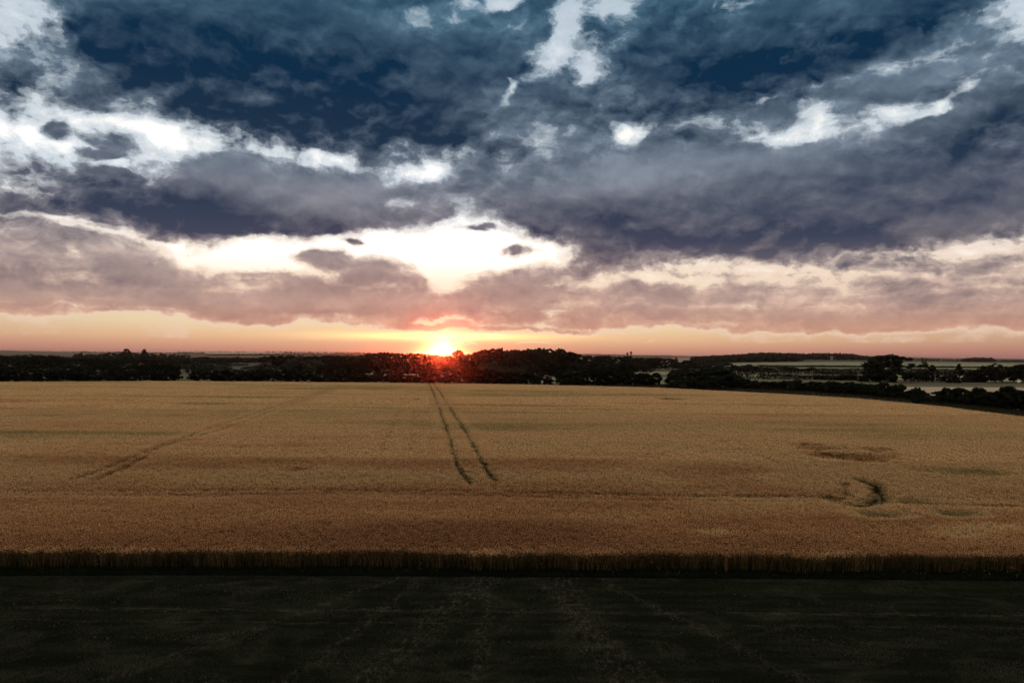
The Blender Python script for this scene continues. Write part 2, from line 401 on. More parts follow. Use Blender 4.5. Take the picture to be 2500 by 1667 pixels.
# grass blades and weeds as one uncountable mass
rng = np.random.RandomState(4)
def blades(n, x, y, h, w, lean, z0=0.0, hvar=.4):
    """n upright bent blades: two stacked quads each"""
    th = rng.rand(n) * math.pi * 2; hh = h * (1 - hvar + hvar * 2 * rng.rand(n)); ww = w * (.6 + .8 * rng.rand(n))
    la = rng.rand(n) * math.pi * 2; ll = lean * rng.rand(n) * hh
    cx, sx = np.cos(th) * ww / 2, np.sin(th) * ww / 2
    lx, ly = np.cos(la) * ll, np.sin(la) * ll
    z = np.zeros(n) + z0
    p = [(x - cx, y - sx, z), (x + cx, y + sx, z), (x + cx * .8 + lx * .3, y + sx * .8 + ly * .3, z + hh * .55), (x - cx * .8 + lx * .3, y - sx * .8 + ly * .3, z + hh * .55),
         (x + lx + cx * .15, y + ly + sx * .15, z + hh), (x + lx - cx * .15, y + ly - sx * .15, z + hh)]
    V = np.stack([np.stack(q, -1) for q in p], 1).reshape(-1, 3)
    b = np.arange(n)[:, None] * 6
    F = np.concatenate([b + np.array([0, 1, 2, 3]), b + np.array([3, 2, 4, 5])])
    return V, F
def leaf_mat(name, ca, cb, cc, scale=.5, trans=.25):
    m, N = material(name)
    P = N.node('ShaderNodeNewGeometry').outputs['Position']
    a = N.noise(P, scale, 4, .6); r = N.node('ShaderNodeNewGeometry').outputs['Random Per Island']
    k = N.mix(N.rng(a, .35, .65), ca, cb)
    k = N.mix(N.rng(r, .55, 1.0), k, cc)
    finish(N, k, .9, .02, None, trans)
    return m
n = 90000
yy = 17.5 + 17 * rng.rand(n) ** .85; xx = (rng.rand(n) * 2 - 1) * (yy * .76 + 2)
keep = fbm(xx * .5, yy * .8, 11) > .36
V, F = blades(keep.sum(), xx[keep], yy[keep], .055, .02, .9)
gb = link('grass_blades', mesh_np('grass_blades', V, F), None, leaf_mat('turf_blades', c4(.0035, .0065, .0038), c4(.007, .010, .0065), c4(.02, .02, .016)))
setp(gb, 'short dark blades standing in the mown grass', 'grass', kind='stuff')

n = 60000
yy = 17.5 + 16.5 * rng.rand(n) ** .85; xx = (rng.rand(n) * 2 - 1) * (yy * .76 + 2)
st = fbm(xx * .22, yy * 1.6, 23, 5) + .9 * np.exp(-((yy - 29 - .8 * (fbm(xx * .3, yy * 0, 24) - .5)) / .22) ** 2) * .28 + .2 * np.exp(-((yy - 27.7) / .15) ** 2)
for x0, k in ((-6.3, .25), (-1.0, .02), (4.2, -.35), (-11.5, .7), (8.6, -.5), (12.5, -.7)):
    st += .16 * np.exp(-((xx - x0 - k * (yy - 24) + .8 * (vnoise(yy * .6, yy * 0 + x0, 25) - .5)) / .35) ** 2)
keep = rng.rand(n) < np.clip((st - .56) * 5, 0, .8)
V, F = blades(keep.sum(), xx[keep], yy[keep], .045, .022, 2.2)
m, N = material('dry_blades'); r = N.node('ShaderNodeNewGeometry').outputs['Random Per Island']
finish(N, N.mix(r, c4(.014, .017, .013), c4(.055, .056, .047)), 1, 0)
db = link('dry_grass', mesh_np('dry_grass', V, F), None, m)
setp(db, 'pale dry grass left lying in streaks on the mown turf', 'grass', kind='stuff')

# rough verge between turf and crop
n = 120000
xx = (rng.rand(n) * 2 - 1) * 34; e = line_at(EDGE, xx)
off = -rng.rand(n) ** .9 * .85 + .3
ok = rng.rand(n) < np.clip(.5 + 1.2 * (fbm(xx * .6, off * 2, 3) - .4) + .5 * (off + .6), .15, 1)
xx, off, e = xx[ok], off[ok], e[ok]
hh = .10 + .42 * fbm(xx * 1.7, off * 0, 9) * np.clip(off + .9, 0, 1) * fbm(xx * .9, off * 0, 8)
V, F = blades(len(xx), xx, e + off - .15, hh * .8, .022, .8)
vb = link('verge_grass', mesh_np('verge_grass', V, F), None, leaf_mat('verge_weeds', c4(.004, .009, .005), c4(.007, .013, .008), c4(.014, .018, .012)))
setp(vb, 'rough dark green weeds along the foot of the wheat edge', 'weeds', kind='stuff')
# small pale flower heads in the weeds
n = 420
xx = (rng.rand(n) * 2 - 1) * 30 + 2; xx = xx[rng.rand(n) < np.clip((xx + 30) / 60, .1, 1)]; n = len(xx)
yv = line_at(EDGE, xx) - rng.rand(n) * .7; zz = .15 + rng.rand(n) * .2; s = .010 + .010 * rng.rand(n)
V = np.stack([np.stack([xx - s, yv, zz], -1), np.stack([xx, yv - s, zz + s * .4], -1), np.stack([xx + s, yv, zz + s * .3], -1), np.stack([xx, yv + s, zz + s], -1)], 1).reshape(-1, 3)
m, N = material('flower_white'); finish(N, c4(.09, .095, .08), .8, .1)
wf = link('wild_flowers', mesh_np('wild_flowers', V, np.arange(n * 4).reshape(-1, 4)), None, m)
setp(wf, 'tiny pale wild flower heads scattered through the verge weeds', 'flowers', kind='stuff')

# ---------------------------------------------------------------- wheat
m, N = material('crop_soil')
P = N.node('ShaderNodeNewGeometry').outputs['Position']
finish(N, N.mix(N.noise(P, 1.2, 5, .6), c4(.035, .028, .018), c4(.055, .05, .03)), .95, .1)
soil = link('field', poly_mesh('field', FIELD, .008), None, m)
setp(soil, 'soil below the ripe wheat', kind='structure')

def clump(name, n, radius, h, stalk_w, ear_w, ear_l, seed, ear_col=None):
    """a tuft of wheat: thin stems, a leaf here and there, nodding ears; three material slots"""
    rs = np.random.RandomState(seed)
    rr = radius * np.sqrt(rs.rand(n)); aa = rs.rand(n) * 6.283
    V = []; F = []; MI = []
    for i in range(n):
        x, y = rr[i] * math.cos(aa[i]), rr[i] * math.sin(aa[i]); hh = h * (.86 + .2 * rs.rand())
        t = rs.rand() * 6.283; cx, sy = math.cos(t) * stalk_w / 2, math.sin(t) * stalk_w / 2
        la = rs.rand() * 6.283; l = hh * (.05 + .13 * rs.rand()); lx, ly = math.cos(la) * l, math.sin(la) * l
        b = len(V)
        V += [(x - cx, y - sy, 0), (x + cx, y + sy, 0), (x + cx + lx * .35, y + sy + ly * .35, hh * .6), (x - cx + lx * .35, y - sy + ly * .35, hh * .6),
              (x + cx + lx, y + sy + ly, hh - ear_l * .7), (x - cx + lx, y - sy + ly, hh - ear_l * .7)]
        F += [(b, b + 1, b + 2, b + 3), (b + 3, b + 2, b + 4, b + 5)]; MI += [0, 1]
        # ear: a nodding four-sided spindle
        ex, ey, ez = x + lx, y + ly, hh - ear_l * .7; nod = .3 + 1.1 * rs.rand()
        dx, dy, dz = math.cos(la) * math.sin(nod), math.sin(la) * math.sin(nod), math.cos(nod)
        px_, py_ = -math.sin(la) * ear_w / 2, math.cos(la) * ear_w / 2
        mx, my, mz = ex + dx * ear_l * .45, ey + dy * ear_l * .45, ez + dz * ear_l * .45
        tx, ty, tz = ex + dx * ear_l, ey + dy * ear_l, ez + dz * ear_l - ear_l * .15
        b = len(V)
        V += [(ex, ey, ez), (mx + px_, my + py_, mz), (tx, ty, tz), (mx - px_, my - py_, mz), (mx, my, mz + ear_w * .45)]
        F += [(b, b + 1, b + 4, b + 3), (b + 4, b + 1, b + 2, b + 3)]; MI += [2, 2]
        if rs.rand() < .5:
            # a leaf blade bending away
            q = rs.rand() * 6.283; hl = hh * (.35 + .4 * rs.rand()); ll = .16 + .14 * rs.rand(); wl = stalk_w * 1.3
            ux, uy = math.cos(q), math.sin(q); b = len(V)
            V += [(x - uy * wl / 2, y + ux * wl / 2, hl), (x + uy * wl / 2, y - ux * wl / 2, hl), (x + ux * ll * .6 + uy * wl / 2, y + uy * ll * .6 - ux * wl / 2, hl + .09), (x + ux * ll, y + uy * ll, hl - .02)]
            F += [(b, b + 1, b + 2, b + 3)]; MI += [1]
    me = mesh_np(name, V, F)
    me.polygons.foreach_set('material_index', np.array(MI, np.int32)); me.update()
    return me

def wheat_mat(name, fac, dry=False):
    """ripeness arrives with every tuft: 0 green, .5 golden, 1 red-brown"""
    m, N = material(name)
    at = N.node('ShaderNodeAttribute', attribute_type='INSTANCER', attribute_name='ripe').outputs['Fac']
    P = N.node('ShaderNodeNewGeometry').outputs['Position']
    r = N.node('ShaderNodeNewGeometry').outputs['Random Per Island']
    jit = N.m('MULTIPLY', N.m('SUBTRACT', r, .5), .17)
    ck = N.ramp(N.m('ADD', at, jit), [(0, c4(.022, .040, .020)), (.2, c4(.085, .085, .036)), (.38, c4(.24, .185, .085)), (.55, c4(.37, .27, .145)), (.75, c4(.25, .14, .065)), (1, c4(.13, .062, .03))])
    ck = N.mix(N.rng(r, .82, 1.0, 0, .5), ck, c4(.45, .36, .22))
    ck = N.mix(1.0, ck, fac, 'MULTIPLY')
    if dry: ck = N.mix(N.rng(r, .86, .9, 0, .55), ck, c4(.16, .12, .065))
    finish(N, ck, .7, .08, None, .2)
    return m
w_mats = [wheat_mat('wheat_stem_low_shaded', c4(.09, .10, .07), True), wheat_mat('wheat_stem_shaded', c4(.24, .25, .19), True), wheat_mat('wheat_ear', c4(1, 1, 1))]  # stems greener, and darkened in colour for the shade below the ears

# tracks the tractor left, in the crop's own plan
def gp(lst): return np.array([ground(X, Y, .5) for X, Y in lst])
TRACKS = [   # polyline, half width, strength
    (gp([(1046, 934), (1058, 962), (1072, 1000), (1088, 1045), (1105, 1100), (1118, 1145), (1127, 1165), (1139, 1180), (1149, 1192)]), .25, 1.0),
    (gp([(1056, 934), (1075, 962), (1098, 1000), (1127, 1045), (1160, 1100), (1184, 1145), (1196, 1168), (1212, 1184)]), .25, 1.0),
    (gp([(830, 945), (760, 968), (690, 992), (620, 1016), (540, 1042), (470, 1068), (400, 1093), (330, 1120), (270, 1148), (180, 1180)]), .25, .8),
    (gp([(838, 947), (775, 968), (715, 992), (655, 1012), (590, 1038), (520, 1062), (440, 1085), (370, 1112), (310, 1146), (230, 1182)]), .25, .8),
    (gp([(-40, 1056), (150, 1028), (330, 1000), (520, 968), (640, 950)]), .2, .35),
    (gp([(-40, 1046), (130, 1020), (300, 994), (500, 963), (630, 947)]), .16, .25),
    (gp([(1000, 950), (985, 985), (965, 1030), (945, 1080), (930, 1115)]), .22, .5),
    (gp([(1020, 950), (1016, 1000), (1010, 1050), (1003, 1110)]), .2, .5),
    (gp([(1300, 955), (1380, 978), (1470, 1005), (1600, 1045), (1760, 1090), (1900, 1140)]), .2, .35),
    (gp([(1320, 956), (1410, 980), (1520, 1010), (1660, 1050), (1830, 1100)]), .2, .3),
    (gp([(2030, 990), (2200, 1005), (2400, 1024), (2560, 1040)]), .3, .4),
    (gp([(1700, 968), (1900, 985), (2200, 1012), (2560, 1055)]), .2, .3),
    (gp([(-80, 1212), (300, 1210), (640, 1206), (1150, 1210)]), .3, .42),
    (gp([(-80, 1220), (500, 1222), (900, 1214), (1180, 1222), (1500, 1232), (1950, 1238)]), .22, .42),
    (gp([(1240, 1212), (1500, 1216), (1640, 1222), (1950, 1222), (2200, 1240), (2560, 1250)]), .32, .6),
    (gp([(2098, 1180), (2135, 1192), (2150, 1215), (2138, 1238), (2090, 1246), (2040, 1234)]), .40, 1.0),
    (gp([(2062, 1190), (2066, 1210), (2060, 1226), (2010, 1222)]), .25, .8),
]
PATCH = [  # centre, radii (photograph), ripeness shift, height loss, lodging
    (1990, 1092, 75, 10, .22, .25, .7), (2090, 1118, 95, 14, .30, .35, .9), (2130, 1100, 60, 10, .2, .2, .6), (2000, 1110, 60, 12, .22, .2, .6),
    (1760, 1165, 170, 36, .16, 0, 0), (1640, 975, 45, 3, .3, .2, .5), (725, 1150, 45, 9, .16, .15, .4), (1100, 1300, 330, 45, .15, 0, 0),
    (2350, 1155, 120, 14, -.28, .1, 0), (2330, 1255, 90, 13, -.48, .15, 0), (2180, 1262, 90, 12, -.34, .1, 0), (2120, 1255, 80, 14, -.3, .1, 0), (2240, 1200, 120, 12, -.2, 0, 0), (2400, 1290, 130, 16, -.22, 0, 0),
    (1740, 1305, 60, 8, -.25, 0, 0), (2340, 1310, 70, 14, -.25, 0, 0), (2240, 1228, 70, 8, -.3, .1, 0), (1870, 1222, 90, 10, -.14, .05, 0),
    (1420, 1218, 110, 6, -.16, .05, 0), (2130, 1218, 60, 26, -.12, .0, 0), (660, 1112, 200, 40, .10, 0, 0), (300, 1130, 260, 34, .08, 0, 0),
]
def seg_dist(px, py, poly):
    d = np.full(len(px), 1e9)
    for (ax, ay), (bx, by) in zip(poly[:-1], poly[1:]):
        vx, vy = bx - ax, by - ay; L = vx * vx + vy * vy
        t = np.clip(((px - ax) * vx + (py - ay) * vy) / L, 0, 1)
        d = np.minimum(d, np.hypot(px - ax - t * vx, py - ay - t * vy))
    return d
def crop_state(x, y, wide=0.0):
    """ripeness, height factor and lodging over the plan of the field"""
    ripe = .57 + .30 * (fbm(x / 26 + 40, y / 15 + 9, 21) - .5) + .52 * (fbm(x / 55 + 4, y / 7.0 + 3, 31) - .5) + .22 * (fbm(x / 7, y / 3, 41) - .5)
    ripe += np.clip((62 - y) / 90, 0, .3) * 1.0 - .05 * np.clip((y - 90) / 100, 0, 1)
    ed = y - line_at(EDGE, x); ripe -= .34 * np.clip(1.1 - ed / 1.1, 0, 1) * np.clip(fbm(x / 3, x * 0, 77) * 2.4 - .5, .15, 1)
    h = 1 + .10 * (fbm(x / 9, y / 5, 51) - .5) + .08 * (fbm(x / 1.5, y / 1.5, 52) - .5)
    lod = .25 * np.clip(fbm(x / 12, y / 6, 61) - .45, 0, 1)
    keep = np.ones(len(x))
    for X, Y, rx, ry, dr, dh, dl in PATCH:
        cx, cy_ = ground(X, Y, .7); ax = abs(ground(X + rx, Y, .7)[0] - cx); ay = abs(ground(X, Y - ry, .7)[1] - ground(X, Y + ry, .7)[1]) / 2
        q = np.hypot((x - cx) / ax, (y - cy_) / ay) + .9 * (fbm(x / 2.2, y / 2.2, 71) - .5)
        k = np.clip(1.25 - q, 0, 1); k = k * k * (3 - 2 * k)
        ripe += dr * k; h -= dh * k * (.4 + 1.2 * vnoise(x / 1.1, y / 1.1, 72)); lod += dl * k
    for poly, w, s in TRACKS:
        d = seg_dist(x + .25 * (vnoise(x / 3, y / 3, 81) - .5), y, poly)
        br = np.clip(1.5 * fbm(x / 5, y / 9, 91), .3, 1) if s < .95 else 1
        k = np.clip((w + wide - d) / (w * .35), 0, 1) * br
        keep *= 1 - np.clip(k * (s * 1.25), 0, 1)
        k2 = np.clip((w * 2.0 - d) / (w * 1.2), 0, 1)
        ripe -= .34 * k2 * s * (s > .85); h -= .22 * k2 * s
    return ripe, h, lod, keep
def inside(x, y, poly):
    c = np.zeros(len(x), bool); n = len(poly)
    for i in range(n):
        x0, y0 = poly[i]; x1, y1 = poly[(i + 1) % n]
        t = ((y0 > y) != (y1 > y)) & (x < (x1 - x0) * (y - y0) / (y1 - y0 + 1e-12) + x0)
        c ^= t
    return c
def scatter(ya, yb, step, seed, part=None):
    rs = np.random.RandomState(seed)
    w = yb * .80 + 12
    gx, gy = np.meshgrid(np.arange(-w, w, step), np.arange(ya, yb, step))
    x = gx.ravel() + (rs.rand(gx.size) - .5) * step * .95; y = gy.ravel() + (rs.rand(gx.size) - .5) * step * .95
    ok = (np.abs(x) < y * .80 + 12) & inside(x, y, FIELD)
    x, y = x[ok], y[ok]
    ok = y > line_at(EDGE, x) + .30 + .9 * (fbm(x * .45, x * 0, 16, 5) - .5) + .25 * (rs.rand(len(x)) - .5); x, y = x[ok], y[ok]
    if part is not None:
        dt = np.min([seg_dist(x, y, t[0]) for t in TRACKS[:4]], axis=0); sel = (dt < 1.5) if part else (dt >= 1.35); x, y = x[sel], y[sel]
    ripe, h, lod, keep = crop_state(x, y)
    ok = rs.rand(len(x)) < keep
    return x[ok], y[ok], ripe[ok], h[ok], lod[ok], rs
def wheat_object(name, label, proto, sets):
    X = [np.concatenate(q) for q in zip(*[s[:5] for s in sets])]
    x, y, ripe, h, lod = X; n = len(x); rs = np.random.RandomState(5)
    me = bpy.data.meshes.new(name); me.vertices.add(n)
    me.vertices.foreach_set('co', np.stack([x, y, np.full(n, .01)], -1).astype(np.float32).ravel()); me.update()
    def attr(nm, kind, data, key):
        a = me.attributes.new(nm, kind, 'POINT'); a.data.foreach_set(key, np.ascontiguousarray(data, np.float32).ravel())
    attr('ripe', 'FLOAT', np.clip(ripe + .07 * (rs.rand(n) - .5), 0, 1), 'value')
    la = rs.rand(n) * 6.283
    tilt = np.clip(lod * (.35 + .9 * rs.rand(n)), 0, 1.15)
    attr('turn', 'FLOAT_VECTOR', np.stack([tilt * np.cos(la), tilt * np.sin(la), rs.rand(n) * 6.283], -1), 'vector')
    hs = np.clip(h * (.93 + .14 * rs.rand(n)), .25, 1.3)
    attr('size', 'FLOAT_VECTOR', np.stack([.9 + .3 * rs.rand(n), .9 + .3 * rs.rand(n), hs], -1), 'vector')
    o = link(name, me)
    ng = bpy.data.node_groups.new(name, 'GeometryNodeTree')
    ng.interface.new_socket('Geometry', in_out='INPUT', socket_type='NodeSocketGeometry')
    ng.interface.new_socket('Geometry', in_out='OUTPUT', socket_type='NodeSocketGeometry')
    nn = ng.nodes; gi = nn.new('NodeGroupInput'); go = nn.new('NodeGroupOutput')
    iop = nn.new('GeometryNodeInstanceOnPoints')
    def na_(nm):
        q = nn.new('GeometryNodeInputNamedAttribute'); q.data_type = 'FLOAT_VECTOR'; q.inputs[0].default_value = nm; return q.outputs[0]
    ng.links.new(gi.outputs[0], iop.inputs['Points'])
    ng.links.new(na_('turn'), iop.inputs['Rotation']); ng.links.new(na_('size'), iop.inputs['Scale'])
    # choose between three tufts kept in one hidden collection
    ci = nn.new('GeometryNodeCollectionInfo'); ci.inputs['Collection'].default_value = proto
    ci.inputs['Separate Children'].default_value = True; ci.inputs['Reset Children'].default_value = True
    ng.links.new(ci.outputs[0], iop.inputs['Instance']); iop.inputs['Pick Instance'].default_value = True
    ng.links.new(iop.outputs[0], go.inputs[0])
    md = o.modifiers.new('tufts', 'NODES'); md.node_group = ng
    setp(o, label, 'wheat', kind='stuff')
    return o
def proto_collection(name, metas):
    c = bpy.data.collections.new(name)       # never linked to the scene: holds the tufts the crop is made of
    for i, me in enumerate(metas):
        for mm in w_mats: me.materials.append(mm)
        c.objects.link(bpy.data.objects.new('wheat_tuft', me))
    return c
near_c = proto_collection('near_tufts', [clump('near_tuft', 21, .17, .9, .007, .020, .10, s) for s in range(4)])
mid_c = proto_collection('mid_tufts', [clump('mid_tuft', 36, .36, .9, .012, .038, .13, s) for s in range(10, 13)])
far_c = proto_collection('far_tufts', [clump('far_tuft', 40, .55, .9, .024, .07, .16, s) for s in range(20, 23)])
wheat_object('wheat', 'ripe golden brown wheat standing at the near edge of the field', near_c, [scatter(33, 48, .20, 1), scatter(48, 66, .25, 2)])
track_c = proto_collection('track_tufts', [clump('track_tuft', 24, .20, .9, .012, .038, .13, s) for s in range(30, 33)])
wheat_object('wheat', 'ripe golden brown wheat close beside the long wheel tracks', track_c, [scatter(66, 262, .27, 6, 1)])
wheat_object('wheat', 'ripe golden brown wheat in the middle of the field', mid_c, [scatter(66, 120, .42, 3, 0)])
wheat_object('wheat', 'ripe golden brown wheat at the far side of the field by the hedge', far_c, [scatter(120, 262, .62, 4, 0)])
WIG = lambda x: .9 * (fbm(x * .45, x * 0, 16, 5) - .5)
# the outermost stalks, seen from the side along the margin
n = 30000
ex = (rng.rand(n) * 2 - 1) * 33; eo = rng.rand(n) ** 1.3 * .7
patchy = fbm(ex * .35, ex * 0, 14)
eh = .72 + .22 * fbm(ex * 1.3, ex * 0, 15) - .05 * rng.rand(n)
V, F = blades(n, ex, line_at(EDGE, ex) + .02 + eo + WIG(ex), eh, .015, .42, 0, .20)
m, N = material('edge_stalks')
P = N.node('ShaderNodeNewGeometry'); r = P.outputs['Random Per Island']
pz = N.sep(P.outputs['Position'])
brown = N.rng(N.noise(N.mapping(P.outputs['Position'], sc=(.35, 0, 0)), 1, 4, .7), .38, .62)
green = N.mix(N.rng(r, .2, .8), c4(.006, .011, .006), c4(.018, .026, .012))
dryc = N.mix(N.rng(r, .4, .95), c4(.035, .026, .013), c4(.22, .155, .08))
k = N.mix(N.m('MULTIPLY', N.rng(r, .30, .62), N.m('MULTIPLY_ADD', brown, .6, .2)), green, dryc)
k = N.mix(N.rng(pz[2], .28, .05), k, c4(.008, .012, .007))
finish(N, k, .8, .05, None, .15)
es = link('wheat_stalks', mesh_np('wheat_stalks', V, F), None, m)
setp(es, 'upright dark green and dry brown stalks along the margin of the crop', 'wheat', kind='stuff')
print('wheat', [len(o.data.vertices) for o in col.objects if o.name.startswith('wheat')])

# ---------------------------------------------------------------- fields, pond and lanes beyond the hedge
def ground_rel(X, Y):
    d = ray(X, Y)
    if d.z > -1e-5: d.z = -1e-5
    t = 50.0; step = 4.0
    while t < 11000:
        if EYE_Z + d.z * t <= float(relief_z(d.x * t, d.y * t)): break
        t += step; step *= 1.01
    return d.x * t, d.y * t
def hor(X): return 866.0 + (X - 1250) * math.tan(R(ROLL))
def patch_sheet(name, label, quad, mat, lift=.06, nx=24, ny=10, kind='structure'):
    P_ = [np.array(ground_rel(X, Y)) for X, Y in quad]      # TL TR BR BL
    V = []; F = []
    for j in range(ny + 1):
        for i in range(nx + 1):
            u, v = i / nx, j / ny
            p = (P_[0] * (1 - u) + P_[1] * u) * (1 - v) + (P_[3] * (1 - u) + P_[2] * u) * v
            r = math.hypot(*p)
            V.append((p[0], p[1], float(relief_z(p[0], p[1])) + lift * max(1, r / 400)))
    for j in range(ny):
        for i in range(nx):
            a = j * (nx + 1) + i; F.append((a + nx + 1, a + nx + 2, a + 1, a))
    o = link(name, mesh_np(name, V, F), None, mat); setp(o, label, kind=kind); return o
f_pale = field_mat('pale_green_crop', c4(.062, .086, .055), c4(.084, .108, .07), c4(.108, .126, .085), .3, .2, (.1, .5))
f_green = field_mat('green_crop', c4(.022, .034, .014), c4(.035, .05, .023), c4(.05, .06, .032), .3, .2, (.1, .5))
f_dull = field_mat('dull_green_crop', c4(.047, .064, .045), c4(.062, .08, .056), c4(.08, .095, .068), .3, .2, (.1, .5))
f_stub = field_mat('stubble', c4(.12, .112, .09), c4(.165, .15, .125), c4(.2, .185, .155), .4, .3, (.06, .9))
f_buff = field_mat('buff_field', c4(.075, .07, .055), c4(.10, .092, .074), c4(.12, .11, .09), .3, .2, (.1, .5))
f_track = field_mat('track_surface', c4(.5, .47, .40), c4(.55, .5, .45), c4(.6, .56, .5), 1, .2)
f_marg = field_mat('margin_grass', c4(.010, .013, .008), c4(.016, .018, .011), c4(.03, .028, .02), 1, .8, (.3, 1.0))
patch_sheet('field', 'pale green crop on the slope below the wooded ridge', [(1760, 886.5), (2520, 888), (2520, 898), (1760, 895)], f_pale, .10, 40)
patch_sheet('field', 'dull green strip between two thin dark hedges', [(1840, 896.8), (2520, 900), (2520, 909), (1840, 905)], f_dull, .14, 30)
patch_sheet('field', 'narrow pale strip glimpsed through broken hedges', [(1900, 908), (2520, 912), (2520, 916), (1900, 911)], f_buff, .10)
patch_sheet('field', 'long pale green strip behind the round bush', [(1740, 914), (2520, 919), (2520, 934), (1740, 918)], f_pale, .08)
patch_sheet('field', 'olive green grass behind the right hand hedge', [(1780, 926), (2180, 932), (2180, 942), (1780, 940)], f_green, .05)
patch_sheet('field', 'pale stubble field behind the right hand hedge', [(2140, 945), (2560, 948), (2560, 985), (2140, 972)], f_stub, .05)
patch_sheet('field', 'grey green margin along the top of the stubble', [(2140, 938), (2560, 943), (2560, 948), (2140, 945)], f_green, .045)
patch_sheet('field', 'green field behind the left hedge', [(300, 914), (900, 914), (900, 929.5), (300, 928)], f_green, .05)
patch_sheet('field', 'buff field behind the middle hedge', [(900, 913), (1330, 915), (1330, 934), (900, 929)], f_buff, .05)
patch_sheet('field', 'pale strip between the trees and the hedge', [(1340, 906), (1720, 908), (1720, 916), (1340, 914)], f_pale, .05)
patch_sheet('field', 'grey green field in front of the pale strip', [(1250, 919), (1720, 920), (1720, 940), (1250, 936)], f_dull, .04)
patch_sheet('field', 'buff field seen between two far clumps of trees', [(1625, 874), (1720, 874.5), (1720, 886), (1625, 885)], f_buff, .2)
for q in ([(500, 864.2), (690, 864), (690, 867.5), (500, 868)], [(640, 860.4), (880, 862.4), (880, 864.0), (640, 862.5)], [(430, 862), (560, 861.4), (560, 863), (430, 863.6)], [(1540, 869.5), (1640, 870.2), (1640, 871.6), (1540, 871)]):
    patch_sheet('field', 'faint far field on the horizon slopes', q, f_stub, .8)
m, N = material('pond_water'); finish(N, c4(.02, .025, .03), .04, .5)
patch_sheet('water', 'thin bright pond seen over the hedge', [(556, 889.5), (604, 889.5), (608, 893.5), (552, 893.5)], m, .3)
# rough grass margin between crop and right hand hedge
edge = [ground(X, Y, 0) for X, Y in ((1480, 943), (1600, 946), (1750, 953), (1900, 961), (2100, 972), (2300, 991), (2500, 1016), (2600, 1030))]
back_ = [ground(X, Y, 0) for X, Y in ((1480, 938), (1600, 939), (1750, 944), (1900, 951), (2100, 962), (2300, 981), (2500, 1003), (2600, 1016))]
mg = link('grass', poly_mesh('margin', edge + back_[::-1], .012), None, f_marg); setp(mg, 'rough grass margin between the crop and the right hand hedge', kind='structure')
nb = 26000; u = rng.rand(nb); e1 = np.array(edge); b1 = np.array(back_); s_ = u * (len(edge) - 1.001); i_ = s_.astype(int); f_ = (s_ - i_)[:, None]
q = rng.rand(nb)[:, None]; A1 = e1[i_] * (1 - f_) + e1[i_ + 1] * f_; B1 = b1[i_] * (1 - f_) + b1[i_ + 1] * f_; Pm = A1 * (1 - q) + B1 * q
V, F = blades(nb, Pm[:, 0], Pm[:, 1], .45, .07, .7, .01)
mb = link('margin_grass', mesh_np('margin_grass', V, F), None, leaf_mat('margin_blades', c4(.014, .017, .010), c4(.022, .024, .014), c4(.05, .043, .03)))
setp(mb, 'long rough grass in the strip between crop and right hand hedge', 'grass', kind='stuff')

# ---------------------------------------------------------------- trees
def crown_mesh(name, seed, H, base, rad, profile, lumps, leaves, leaf, lump_r=.2, droop=0.0, inner=.25):
    """many leaf-sized faces gathered in lumps through the crown's volume"""
    rs = np.random.RandomState(seed); Vs = []
    ch = H - base
    for k in range(lumps):
        t = rs.rand() ** .85; a = rs.rand() * 6.283
        rr = rad * profile(t) * (.35 + .65 * math.sqrt(rs.rand())) * (.86 + .28 * rs.rand())
        cx, cy_, cz = rr * math.cos(a), rr * math.sin(a), base + ch * (.06 + .86 * t)
        lr = lump_r * rad * (.65 + .7 * rs.rand()) * (.55 + .45 * profile(t))
        n = int(leaves * (.6 + .8 * rs.rand()))
        d = rs.normal(size=(n, 3)); d /= np.linalg.norm(d, axis=1)[:, None]
        d[:, 2] = np.where(d[:, 2] < -.2, d[:, 2] * .5, d[:, 2])
        rq = lr * (1 - .45 * rs.rand(n) ** 2)[:, None]
        c = np.array([cx, cy_, cz]) + d * rq * np.array([1, 1, .8]) + rs.normal(size=(n, 3)) * lr * .08
        c[:, 2] -= droop * rs.rand(n) ** 2 * ch * .3
        # leaf spray: quad with random lie, leaning outward
        u = rs.normal(size=(n, 3)); u -= (u * d).sum(1)[:, None] * d * .6; u /= np.linalg.norm(u, axis=1)[:, None]
        w = np.cross(d, u); w /= (np.linalg.norm(w, axis=1)[:, None] + 1e-6)
        s = (leaf * (.55 + .9 * rs.rand(n)))[:, None]
        Vs.append(np.stack([c - u * s * .5, c + w * s * .36, c + u * s * .6, c - w * s * .34], 1).reshape(-1, 3))
        # added solid cube inside the lump, blocks light and darkens the crown
        q = np.linalg.qr(rs.normal(size=(3, 3)))[0] * lr * .50
        cube = np.array([(a_, b_, c_) for a_ in (-1, 1) for b_ in (-1, 1) for c_ in (-1, 1)]) @ q * np.array([1, 1, .8]) + np.array([cx, cy_, cz - droop * .1 * ch])
        Vs.append(cube[[0, 1, 3, 2, 4, 6, 7, 5, 0, 4, 5, 1, 2, 3, 7, 6, 0, 2, 6, 4, 1, 5, 7, 3]])
    V = np.concatenate(Vs); V[:, 2] = np.maximum(V[:, 2], .05)
    return mesh_np(name, V, np.arange(len(V)).reshape(-1, 4))
